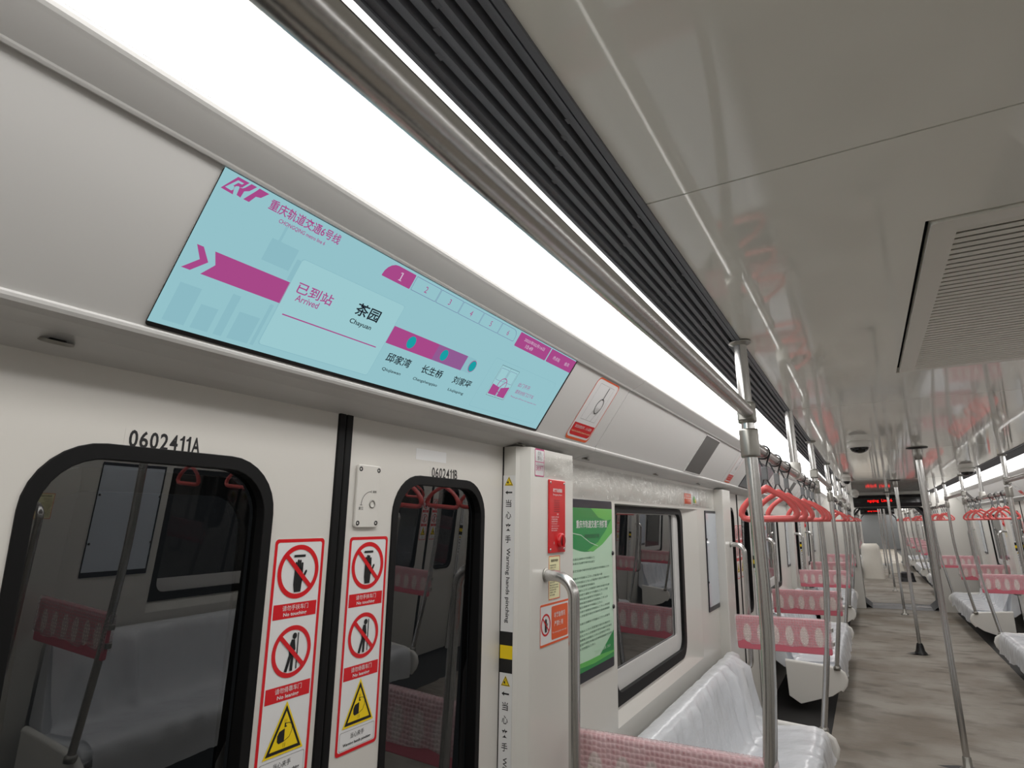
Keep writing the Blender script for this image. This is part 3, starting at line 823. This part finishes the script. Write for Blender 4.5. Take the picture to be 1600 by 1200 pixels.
for txt, u0, u1, lf in (('0602411A', .517, .646, 'broader near'), ('0602411B', 1.285, 1.414, 'far')):
    b = MB('door_white'); c = (u0 + u1) / 2; b.prism(rr(u0 - c - .006, -.0165, u1 - c + .006, .0165, .002, 2), 0, .0005, 'x'); b.w0 = .0005
    b.m('ink_black'); cw = (u1 - u0) / 7.35; x = u0 - c
    for ch in txt:
        ww = cw * (.62 if ch == '1' else 1.02 if ch == 'A' else .92)
        if ch == '1': b.poly([(x + ww * .50, -.0135), (x + ww * .86, -.0135), (x + ww * .86, .0135), (x + ww * .58, .0135), (x + ww * .38, .0095), (x + ww * .10, .0078), (x + ww * .10, .0050), (x + ww * .50, .0056)], 1)
        else: b.text(ch, x + ww * .46, 0, h=.027, w=ww * .84, k=1, bold=.022)
        x += ww
    tag(b.build('number_label', mtx=wall(-1, D0, 0, 1.8235, c - D0)), 'black number %s above the %s door window' % (txt, lf), 'number label')

# ---- door lock cover with key switch
t = thing('lock_cover', wall(-1, D0, 0, 1.754, .080), 'white screwed lock cover with a key switch between the door windows', 'lock cover')
b = MB('door_white').prism(rr(-.038, -.069, .038, .069, .008), 0, .007, 'x'); b.build('plate', t, .002)
for u in (-.029, .029):
    for v in (-.059, .059):
        MB('steel_dark').lathe([(.0052, .0068), (.0052, .0078), (.0035, .0080), (.002, .0068), (0, .0068)], 14, (0, u, v), 'x').build('screw', t)
MB('steel_cast').lathe([(.0095, .0065), (.0095, .0085), (.0065, .0085), (.0055, .0050), (0, .0050)], 20, (0, .013, -.017), 'x').build('key_switch', t)
b = MB('ink_black'); b.w0 = .0071
arc = [(.008 - .030 * math.cos(a), -.020 + .030 * math.sin(a)) for a in [PI / 2 * i / 10 for i in range(11)]]
b.pline(arc, .0011, 1).line((.008, .007), (.008, .013), .0010, 1).line((-.026, -.020), (-.018, -.020), .0010, 1).text('隔离', .019, .010, h=.006, k=1).text('复位', -.022, -.027, h=.007, k=1)
b.build('switch_markings', t)

b = MB('sticker_white').prism(rr(-.065, -.014, .065, .014, .001, 2), 0, .0004, 'x')
tag(b.build('clear_label', mtx=wall(-1, D0, 0, 1.866, .315)), 'faint blank clear label high on the far door leaf', 'label')

# ---- vertical pinch-warning strips on the door reveals (facing along the car)
def strip_mesh():
    b = MB('sticker_white'); hw = .0215
    b.prism([(-hw, .70), (hw, .70), (hw, 1.838), (-hw, 1.838)], 0, .0006, 'x'); b.w0 = .0006
    def unit(v):
        tri_hand(b, 0, v - .012, v + .013, .0135, 1)
        b.m('ink_black'); a = v - .034
        b.poly([(-.0125, a), (-.004, a - .006), (-.004, a - .0022), (.0125, a - .0022), (.0125, a + .0022), (-.004, a + .0022), (-.004, a + .006)], 1)
        for i, c in enumerate('当心夹手'): b.text(c, 0, v - .067 - .0355 * i, h=.0225, w=.0195, k=1, bold=.012)
        b.text('Warning hands pinching', 0, v - .307, h=.0165, w=.214, k=1, rot=-PI / 2, bold=.012)
        b.m('ink_black').rect(-hw, v - .476, hw, v - .438, 1).rect(-hw, v - .551, hw, v - .513, 1); b.m('sticker_yellow').rect(-hw, v - .513, hw, v - .476, 1)
    unit(1.820); unit(1.247); return b
st0 = None
for s, y, nm in ALLD:
    M = wall(s, y + .683, 0) @ T((.0235, 0, 0)) @ RZ(-PI / 2) if s < 0 else wall(s, y + .683, 0) @ T((.0235, 0, 0)) @ RZ(PI / 2)
    lab = 'vertical pinch-warning strip beside the %s %s' % (nm, SIDE[s])
    if st0 is None: st0 = tag(strip_mesh().build('pinch_warning_strip', mtx=M), lab, 'warning strip', 'pinch warning strips on the door reveals')
    else: dup(st0, M, lab)

# ---- column furniture: alarm panel, notices
def alarm():
    t = thing('alarm_panel', Matrix.Identity(4), 'x', 'emergency alarm', 'red alarm panels on the door columns')
    b = MB('alarm_red').prism(rr(-.062, -.1175, .062, .1175, .004), 0, .005, 'x'); b.build('plate', t, .0015)
    b = MB('sticker_white'); b.w0 = .0052
    b.text('乘客紧急报警器', 0, .083, h=.0125, w=.070, k=1, bold=.01).text('Emergency Alarm', 0, .068, h=.0075, w=.068, k=1)
    b.text('说明', 0, .005, h=.006, k=1)
    for i, s in enumerate(('紧急情况时，请打开盖板', '按下按钮与司机通话', '非紧急情况严禁使用', 'In case of emergency,', 'open the cover, press and', 'talk to the driver.', 'Misuse is punishable.')):
        b.text(s, -.046, -.004 - .0072 * i, h=.0048, al='l', k=1)
    b.m('alarm_dark')
    for i in range(7): b.line((-.028, .050 - .006 * i), (.016, .050 - .006 * i), .0016, 1)
    b.m('sticker_white').text('拉', -.026, -.086, h=.008, k=1)
    b.build('lettering', t)
    k = MB('alarm_red').lathe([(.024, .005), (.024, .012), (.021, .015), (.018, .015)], 24, (0, .022, -.080), 'x'); k.m('alarm_dark').lathe([(.018, .010), (.017, .014), (.010, .016), (0, .016)], 24, (0, .022, -.080), 'x').m('alarm_red')
    k.box(.014, .019, .018, .026, -.098, -.062); k.build('knob', t)
    for u in (-.052, .052):
        for v in (-.107, .107): MB('steel').lathe([(.0042, .0048), (.0042, .0062), (.002, .0066), (0, .0060)], 12, (0, u, v), 'x').build('screw', t)
    return t
a0 = alarm(); aused = [0]
def on_column(side, yb, off, v):     # a spot on the near column of a bench
    return wall(side, yb + off, .0803, v)
BB = [(s, y, ORD[i] + ' bench') for s in (-1, 1) for i, y in enumerate(BENCH)] + [(s, y, ORD[i] + ' beyond-gangway bench') for s in (-1, 1) for i, y in enumerate(BENCH2)]
for s, y, nm in BB:
    if s > 0 and y == BENCH[0]: continue
    place([a0], aused, 0, on_column(s, y, -1.449, 1.718), 'red alarm panel on the near column of the %s %s' % (nm, SIDE[s]))
def notice():
    b = MB('sticker_cream').prism(rr(-.041, -.067, .041, .067, .003), 0, .0007, 'x'); b.w0 = .0007
    b.m('sticker_orange').band(rr(-.041, -.067, .041, .067, .003), rr(-.0385, -.0645, .0385, .0645, .002), 1)
    b.m('ink_black').text('紧急报警使用须知', 0, .052, h=.0085, w=.052, k=1, bold=.02)
    for i in range(13): b.text(('发生紧急情况时请按', '下报警按钮，等待应', '答后与司机通话。', 'Press the alarm button', 'and wait for an answer')[i % 5], -.034, .038 - .0076 * i, h=.0048, al='l', k=1)
    return b
tag(notice().build('notice_sticker', mtx=on_column(-1, BENCH[0], -1.463, 1.524)), 'small cream notice with red border below the red alarm panel', 'notice')
b = MB('sticker_white').prism(rr(-.105, -.062, .105, .062, .005), 0, .0007, 'x'); b.w0 = .0007
b.m('sticker_orange').band(rr(-.105, -.062, .105, .062, .005), rr(-.1015, -.0555, .1015, .0555, .003), 1)
no_sign(b, -.066, 0, .033, 1); b.mats[b.cur]; hand(b, -.066, .001, .024, 2); slash(b, -.066, 0, .033, 3, .14)
b.m('sticker_orange').poly(rr(-.026, -.050, .097, .050, .006), 1)
b.m('sticker_white').text('非紧急情况', .034, .022, h=.0165, w=.084, k=2, bold=.01).text('严禁使用', .026, -.004, h=.0165, w=.064, k=2, bold=.01).text('For emergency use only', .034, -.030, h=.007, w=.105, k=2)
tag(b.build('warning_sticker', mtx=on_column(-1, BENCH[0], -1.458, 1.386)), 'orange and white no-touching sticker half behind the curved column handle', 'warning sticker')
b = MB('sticker_white').prism(rr(-.032, -.044, .032, .044, .006), 0, .0006, 'x'); b.w0 = .0006
b.m('ink_pink').band(rr(-.032, -.044, .032, .044, .006), rr(-.0295, -.041, .0295, .0405, .004), 1).rect(-.030, .0005, .030, .0028, 1).rect(-.030, .039, .030, .044, 1)
b.m('ink_grey').text('优先', 0, .030, h=.012, k=1).text('爱心', 0, .014, h=.014, k=1); b.m('ink_pink').text('369T', 0, -.018, h=.017, k=1)
tag(b.build('line_sticker', mtx=on_column(-1, BENCH[0], -1.573, 1.884)), 'small pink-bordered sticker peeling at the top of the near column', 'sticker')
for s, y, nm in BB[1:]:
    dup(bpy.data.objects['notice_sticker'], on_column(s, y, -1.463, 1.524), 'small cream notice on the column of the %s %s' % (nm, SIDE[s]), 'cream notices on the columns')

# ---- posters
p = thing('notice_poster', wall(-1, BENCH[0], .0155, 1.4525, -.99), 'green regulations poster in a black-edged frame beside the near window', 'poster')
MB('frame_navy').prism(rr(-.218, -.3305, .218, .3305, .008), 0, .006, 'x').build('backing', p, .001)
b = MB('poster_pale'); b.w0 = .0062
b.rect(-.214, -.294, .214, .298, 1)
top = [(-.214, .298), (-.214, .152)] + [(-.214 + .428 * i / 10, .152 - .03 * math.sin(i / 10 * PI) + .05 * (i / 10) ** 2) for i in range(1, 11)] + [(.214, .298)]
b.m('poster_green').poly(top[::-1], 2)
b.m('poster_mid').poly([(-.06, .135), (.05, .165), (.13, .205), (.214, .262), (.214, .20), (.10, .155), (.0, .13)], 3).poly([(-.02, .298), (.06, .262), (.15, .25), (.214, .256), (.214, .298)], 3)
b.m('poster_pale').pline([(-.214, .205), (-.12, .195), (-.03, .165), (.05, .150)], .003, 4)
b.m('sticker_white').text('重庆市轨道交通条例摘要', -.005, .236, h=.030, w=.32, k=4, bold=.01); b.m('poster_ink').text('乘客须知与安全守则', -.01, .190, h=.016, w=.15, k=4)
b.m('poster_ink'); rnd = random.Random(5)
src = '乘客应当遵守城市轨道交通乘车守则服从工作人员管理不得在车厢内饮食吸烟躺卧乞讨卖艺擅自拍摄严禁携带易燃易爆有毒危险品进站乘车'
v = .108
while v > -.215:
    n = rnd.choice((30, 38, 40, 36, 22)); st = rnd.randrange(0, 20)
    b.text((src * 2)[st:st + n // 2 * 1], -.20, v, h=.0085, w=.0098 * n, al='l', k=2); v -= .0152 if rnd.random() < .82 else .027
b.m('poster_green').poly([(-.214, -.294), (.214, -.294), (.214, -.19), (.06, -.262), (-.05, -.275), (-.214, -.268)], 3)
b.m('poster_mid').poly([(-.214, -.258), (-.05, -.262), (.08, -.262), (.214, -.268), (.214, -.275), (.0, -.282), (-.214, -.272)], 4)
b.m('poster_pale').text('重庆市交通局  2021', .09, -.243, h=.012, w=.16, k=5)
b.build('printed_sheet', p)
for v in (-.10, .115):
    MB('steel_dark').lathe([(.009, .002), (.009, .010), (.006, .0125), (0, .0125)], 16, (0, .214, v), 'x').build('stud', p)
def blank_poster(hw):
    t = thing('advert_frame', Matrix.Identity(4), 'x', 'poster frame', 'blank grey advert frames')
    MB('frame_navy').prism(rr(-hw, -.330, hw, .330, .006), 0, .006, 'x').build('backing', t, .001)
    b = MB('poster_blank'); b.w0 = .0063; b.rect(-hw + .012, -.300, hw - .004, .312, 1); b.build('sheet', t)
    for u in (-hw + .012, hw - .014):
        for v in (-.14, .14): MB('steel_dark').lathe([(.007, .004), (.007, .010), (0, .011)], 12, (0, u, v), 'x').build('stud', t)
    return t
bp0 = blank_poster(.20); bpu = [0]
for s, y, nm in BB:
    if not (s < 0 and y == BENCH[0]):
        place([bp0], bpu, 0, wall(s, y, .0155, 1.447, -.97 if s < 0 else .97) , 'blank advert frame at the near end of the %s %s' % (nm, SIDE[s]))
    place([bp0], bpu, 0, wall(s, y, .0155, 1.442, 1.215 if s < 0 else -1.215), 'blank advert frame at the far end of the %s %s' % (nm, SIDE[s]))

# ---- orange notice and clear film above the near window
b = MB('sticker_white').prism([(-.19, -.044), (.19, -.044), (.19, .044), (-.19, .044)], 0, .0006, 'x'); b.w0 = .0006
b.m('sticker_orange').rect(-.185, -.040, -.02, -.008, 1).rect(-.185, -.004, -.02, .024, 1); b.m('sticker_white').text('文明乘车', -.10, .010, h=.018, w=.11, k=2)
b.m('poster_mid').poly(ell(.06, -.010, .03, .024, 20), 1); b.m('sticker_yellow').poly(ell(.10, -.018, .02, .014, 20), 1); b.m('ink_grey').rect(.02, -.042, .18, -.039, 1)
tag(b.build('courtesy_sticker', mtx=wall(-1, BENCH[0], .0155, 1.845, .68)), 'orange and white courtesy sticker under crinkled film above the near window', 'sticker')
def film(u0, u1, v0, v1, lab, M, seed):
    b = MB('clear_film'); nu, nv = 36, 8; vs = []
    for j in range(nv + 1):
        for i in range(nu + 1):
            u = u0 + (u1 - u0) * i / nu; v = v0 + (v1 - v0) * j / nv
            vs.append((.003 + .007 * abs(noise.noise((u * 7 + seed, v * 15, seed))), u, v))
    b.add(vs, [(j * (nu + 1) + i, j * (nu + 1) + i + 1, (j + 1) * (nu + 1) + i + 1, (j + 1) * (nu + 1) + i) for j in range(nv) for i in range(nu)], True)
    tag(b.build('protective_film', mtx=M), lab, 'plastic film')
film(-1.29, 1.25, 1.79, 1.915, 'crinkled clear protective film across the wall top above the near window', wall(-1, BENCH[0], .0155), 2)
film(-1.60, -1.315, 1.845, 1.915, 'short clear film wrapped round the top of the near column', wall(-1, BENCH[0], .0805), 6)

# ---- route screen above the first doorway
SC0 = 1.113; KS = .95                 # drawn at 1:1 on paper, fitted to the panel at .95
t = thing('route_screen', panel(-1, SC0 * KS, -.0036), 'wide cyan route display screen showing the station Chayuan above the door', 'display screen')
KT = Matrix.Diagonal((1, KS, KS, 1))
b = MB('black_plastic'); b.T = KT; b.prism(rr(-.6315, .004, .638, .2695, .006), 0, .0020, 'x'); b.build('bezel', t, .0006)
b = MB('lcd_cyan'); b.T = KT; b.w0 = .0022
U = lambda y: y - SC0
b.rect(-.631, .012, .628, .2685, 0)
b.m('lcd_dim')
rnd = random.Random(9)
for (y0, y1, s0, s1) in ((.50, .535, .02, .085), (.545, .575, .02, .062), (.585, .60, .02, .095), (.61, .65, .02, .07), (.655, .662, .02, .10), (.60, .655, .165, .205), (.612, .617, .205, .232), (.66, .69, .15, .19)):
    b.rect(U(y0), s0, U(y1), s1, 1)
M_ = 'lcd_magenta'
# emblem: slanted interlaced strokes
b.m(M_)
LG = lambda pts: [(U(y), v) for y, v in pts]
b.poly(LG([(.489, .239), (.505, .265), (.5245, .265), (.519, .2565), (.518, .254), (.514, .252), (.512, .253), (.508, .251), (.507, .248), (.5095, .238)]), 2)
b.poly(LG([(.515, .240), (.514, .252), (.519, .253), (.522, .256), (.528, .265), (.538, .265), (.530, .254), (.523, .250), (.522, .239)]), 2)
b.poly(LG([(.527, .239), (.540, .260), (.5425, .265), (.5605, .2645), (.551, .253), (.543, .251), (.537, .239)]), 2)
b.m('lcd_cyan').poly(LG([(.494, .243), (.507, .2605), (.517, .2605), (.515, .2575), (.509, .2573), (.504, .250), (.506, .250), (.507, .245), (.5045, .2422)]), 3)
b.m(M_)
b.text('重庆轨道交通6号线', U(.644), .2525, h=.0185, w=.150, k=2, bold=.014).text('CHONGQING metro line 6', U(.645), .2345, h=.0078, w=.098, k=2, bold=.012)
b.poly([(U(.496), .148), (U(.507), .148), (U(.524), .128), (U(.504), .107), (U(.490), .107), (U(.510), .128)], 2)
b.poly([(U(.526), .148), (U(.672), .148), (U(.672), .107), (U(.521), .107), (U(.536), .128)], 2)
b.m('lcd_dim').poly(rr(U(.668), .025, U(.9435), .1955, .006), 2); b.m('lcd_card').poly(rr(U(.6695), .0265, U(.942), .1945, .006), 3)
b.m(M_).text('已到站', U(.727), .1460, h=.0215, w=.083, k=4, bold=.012).text('Arrived', U(.719), .1275, h=.0125, w=.052, k=4, bold=.008).rect(U(.684), .0895, U(.925), .0918, 4)
b.m('lcd_navy').text('茶园', U(.860), .1520, h=.0265, w=.066, k=4, bold=.016).text('Chayuan', U(.857), .1235, h=.0130, w=.060, k=4, bold=.012)
b.m(M_).poly(rr(U(.843), .2310, U(.928), .2635, (.002, .002, .002, .030)), 2); b.m('lcd_white').text('1', U(.892), .2465, h=.0165, k=3, bold=.01).line((U(.8905), .2545), (U(.8865), .2525), .0016, 3).rect(U(.8875), .2375, U(.8965), .2388, 3)
ed = [.931, 1.0175, 1.104, 1.193, 1.282, 1.366]
for i in range(5):
    a, c = U(ed[i]) + .001, U(ed[i + 1]) - .001; rads = .0015 if i < 4 else (.002, .004, .022, .002)
    o = rr(a, .2315, c, .2630, rads); q = rr(a + .0009, .2324, c - .0009, .2621, rads)
    b.m('lcd_line').band(o, q, 2); b.m(M_).text(str(i + 2), (a + c) / 2, .2465, h=.0140, k=3)
b.m(M_).poly(rr(U(1.378), .2235, U(1.5625), .2655, (.004, .004, 0, 0)), 2).poly(rr(U(1.568), .2235, U(1.741), .2655, (.004, .004, 0, 0)), 2)
b.m('lcd_white').text('2025年02月16日', U(1.470), .2520, h=.0105, w=.120, k=3).text('10:49', U(1.452), .2360, h=.0110, w=.040, k=3).text('终点站', U(1.620), .2440, h=.0120, w=.044, k=3).text('金凤', U(1.695), .2440, h=.0120, w=.032, k=3)
for i in range(8):
    y0, y1 = .944 + .040 * i, .944 + .040 * (i + 1); b.m('lcd_magenta' if i < 4 else ('lcd_mauve' if i < 7 else 'lcd_dim')); b.rect(U(y0), .107, U(y1), .148, 2)
for y in (1.014, 1.137, 1.2595):
    b.m(M_).poly(ell(U(y), .1278, .0150, .0165, 28), 3); b.m('lcd_teal').poly(ell(U(y), .1278, .0133, .0148, 28), 4)
b.m('lcd_navy')
for s, p, y in (('邱家湾', 'Qiujiawan', 1.008), ('长生桥', 'Changshengqiao', 1.130), ('刘家坪', 'Liujiaping', 1.256)):
    b.text(s, U(y), .0800, h=.0215, w=.080, k=3, bold=.014).text(p, U(y - .004), .0500, h=.0092, w=.0062 * len(p) + .006, k=3, bold=.012)
o = rr(U(1.335), .025, U(1.700), .175, .006); b.m('lcd_dim').band(o, rr(U(1.3362), .0262, U(1.6988), .1738, .006), 2)
b.m('lcd_card').rect(U(1.377), .068, U(1.476), .160, 2); b.m('lcd_navy')
dr = rr(U(1.379), .069, U(1.474), .163, .001, 2); b.band(dr, rr(U(1.3798), .0698, U(1.4732), .1622, .001, 2), 3)
b.line((U(1.4265), .069), (U(1.4265), .163), .0007, 3)
b.m(M_).poly([(U(1.384), .074), (U(1.424), .074), (U(1.424), .100), (U(1.384), .105)], 3).poly([(U(1.430), .074), (U(1.469), .074), (U(1.469), .110), (U(1.430), .100)], 3)
for y0 in (1.384, 1.430): b.m('lcd_line').band(rr(U(y0), .118, U(y0 + .039), .155, .002, 2), rr(U(y0 + .0008), .1188, U(y0 + .0382), .1542, .002, 2), 3)
b.m(M_).band(ell(U(1.4265), .108, .021, .0225, 32), ell(U(1.4265), .108, .0185, .020, 32), 4).line((U(1.413), .093), (U(1.440), .123), .0025, 4)
b.text('此门不开', U(1.5375), .1285, h=.0130, w=.070, k=3).text('请到对侧门口下车', U(1.5620), .1065, h=.0130, w=.110, k=3).text('Please get off from the opposite door', U(1.578), .0875, h=.0058, w=.160, k=3)
b.build('display', t)
# the screens over the other doorways are dark
for i in (1, 2):
    q = thing('route_screen', panel(-1, DOORS[i] + .09, -.0036), 'unlit grey route screen above the %s doorway on the screen side' % ORD[i], 'display screen')
    b = MB('black_plastic'); b.T = KT; b.prism(rr(-.6315, .004, .638, .2695, .006), 0, .0040, 'x').build('bezel', q); b = MB('screen_off'); b.T = KT; b.w0 = .0042; b.rect(-.631, .012, .628, .2685, 0).build('display', q)

# ---- hand-strap stickers, speaker grilles on the slanted panels
def pole_sticker():
    b = MB('sticker_white'); b.T = KT; h = .252; hw = .102
    b.prism(rr(-hw, 0, hw, h, .022), 0, .0006, 'x'); b.w0 = .0006
    b.m('sticker_orange').band(rr(-hw, 0, hw, h, .022), rr(-hw + .004, .010, hw - .004, h - .006, .019), 1)
    b.m('sticker_red').poly(rr(-.088, .018, .094, .068, (.018, .018, .002, .002)), 1)
    b.m('sticker_white').text('请您扶稳抓牢，小心碰伤', .003, .054, h=.013, w=.150, k=2); b.m('sticker_cream').text('Hold the handrail, please be careful', .003, .034, h=.0095, w=.168, k=2)
    b.m('ink_grey').band(rr(-.065, .085, .066, .232, .002, 2), rr(-.0643, .0857, .0653, .2313, .002, 2), 1)
    b.m('ink_black').line((.022, .176), (.022, .228), .005, 2)
    lo = [(.022 + .026 * math.sin(a), .150 - .030 * math.cos(a) + .0) for a in [2 * PI * i / 26 for i in range(27)]]
    b.pline(lo, .0035, 2)
    b.m('ink_grey')
    for i in range(5): b.band(ell(.006 + i * .008, .128 + (i % 2) * .004, .0058, .013, 14), ell(.006 + i * .008, .128 + (i % 2) * .004, .0050, .0122, 14), 2)
    b.pline([(-.005, .125), (-.012, .108), (-.02, .087)], .0012, 2).pline([(.040, .125), (.030, .108), (.022, .087)], .0012, 2)
    return b
ps0 = tag(pole_sticker().build('handrail_sticker', mtx=panel(-1, 2.063 * .95, -.0036, .010)), 'orange-edged sticker of a hand gripping a strap beside the lit screen', 'sticker', 'hand strap stickers on the slanted panels')
for s, y, nm in ALLD:
    for k_, d in (('near', -1), ('far', 1)):
        if s < 0 and y == DOORS[0]: continue
        dup(ps0, panel(s, y + d * 1.0, -.0036, .010), 'orange-edged strap sticker at the %s side of the %s %s' % (k_, nm, SIDE[s]))
sg = None
for s, y, nm in BB:
    M = panel(s, y + .318 if s < 0 else y + .3, -.0040, .127); lab = 'dark grey speaker grille over the %s %s' % (nm, SIDE[s])
    if sg is None:
        sg = thing('speaker_grille', M, lab, 'speaker grille', 'speaker grilles in the slanted panels')
        MB('trim_white').frame(rr(-.187, -.1235, .187, .1235, .004, 2), rr(-.179, -.116, .179, .116, .003, 2), 0, .004).build('frame', sg)
        MB('grille_dark').box(-.002, .0022, -.179, .179, -.116, .116).build('mesh_panel', sg)
    else: dup(sg, M, lab)

# ---- small recessed fixtures along the underside of the panels
spot = None
for i, (y, wh) in enumerate(((.384, 'above the near door window'), (1.685, 'at the top of the near column'), (2.213, 'above the green poster'), (3.136, 'above the middle of the near window'), (4.07, 'above the near window\'s far end'))):
    M = T((-1.331, y, 1.9365)) @ Matrix.Rotation(math.radians(18), 4, 'Y')
    lab = 'small round metal recessed fixture under the panel edge ' + wh
    if spot is None:
        spot = thing('recessed_spotlight', M, lab, 'recessed fixture', 'recessed fixtures under the panel edge')
        MB('steel_cast').lathe([(.021, .002), (.021, -.002), (.017, -.0035), (.012, -.001)], 22).build('rim', spot)
        MB('steel_dark').lathe([(.013, -.001), (.011, .004), (0, .004)], 18).build('socket', spot)
    else: dup(spot, M, lab)

# ---- dome cameras
def dome(x, y, lab, r=.075, black=True):
    t = thing('dome_camera', T((x, y, CEIL)), lab, 'dome camera')
    MB('dome_white').lathe([(r * .98, 0), (r, -.005), (r, -.030), (r * .93, -.042), (r * .80, -.044)], 32).build('housing', t)
    MB('dome_black' if black else 'dome_white').lathe([(r * .80 * math.cos(a), -.042 - .040 * math.sin(a)) for a in [PI / 2 * i / 8 for i in range(9)]], 32).build('dome', t)
dome(-.385, 4.93, 'white dome camera with a black bubble on the ceiling near the first bench')
dome(-.565, 9.0, 'small dark dome camera further along the ceiling above the screen side', .05)
dome(.60, 8.15, 'white dome camera at the ceiling edge across the aisle')
dome(-.55, 14.25, 'white ball-shaped dome in front of the red sign', .075, False)

# ---- red LED signs over the gangways
def led_sign(y, lab, txt, sc=1):
    t = thing('led_sign', T((0, y, 0)) @ RZ(-PI / 2), lab, 'LED sign')
    MB('black_plastic').prism([(0, 1.968), (.085, 1.975), (.10, 2.05), (.10, 2.150), (.06, 2.20), (0, 2.21)], -.60, .575, 'y').build('housing', t, .004)
    b = MB('dome_black').box(.1005, .1015, -.585, .56, 1.995 + .05, 2.140); b.build('front_window', t)
    b = MB('led_red'); b.w0 = .1017; b.text(txt, -.13, 2.088, h=.072, w=.43, k=1, bold=.015); b.build('lit_message', t)
led_sign(END1, 'black LED sign with red scrolling text over the gangway', 'ngqing  Line 6')
led_sign(END2, 'distant black LED sign with red text over the second gangway', 'qing Line 6')

# ---- bundles left in the second car
def lump(name, size, m, seed, M, lab, cat, squash=.5):
    b = MB(m); vs = []; nx, nz = 20, 12
    for j in range(nz + 1):
        for i in range(nx):
            a = 2 * PI * i / nx; c, s_ = math.cos(a), math.sin(a); e = .35
            x = math.copysign(abs(c) ** e, c) * size[0] / 2; y = math.copysign(abs(s_) ** e, s_) * size[1] / 2
            h = j / nz; k = (1 - .10 * h) * (1 if j < nz else .75); k *= 1 + .07 * noise.noise((c * 2 + seed, s_ * 2, h * 4)) + squash * .25 * (1 - h) ** 3
            vs.append((x * k, y * k, size[2] * h * (1 + .03 * noise.noise((c * 3, s_ * 3, seed)))))
    b.add(vs, [(j * nx + i, j * nx + (i + 1) % nx, (j + 1) * nx + (i + 1) % nx, (j + 1) * nx + i) for j in range(nz) for i in range(nx)] + [tuple(range(nz * nx, nz * nx + nx))], True)
    return tag(b.build(name, mtx=M), lab, cat)
lump('wrapped_crate', (.56, .6, 1.02), 'wrap_white', 3, T((-.42, 22.4, 0)), 'tall white cloth-wrapped crate standing in the aisle beyond the gangway', 'wrapped crate', .4)
lump('holdall', (.34, .5, .26), 'bag_dark', 8, T((.42, 21.6, 0)), 'dark soft bag on the floor beyond the gangway', 'bag')
lump('plastic_bag', (.34, .3, .34), 'wrap_white', 5, T((.30, 25.0, 0)), 'white plastic bag on the floor behind the dark bag', 'bag')
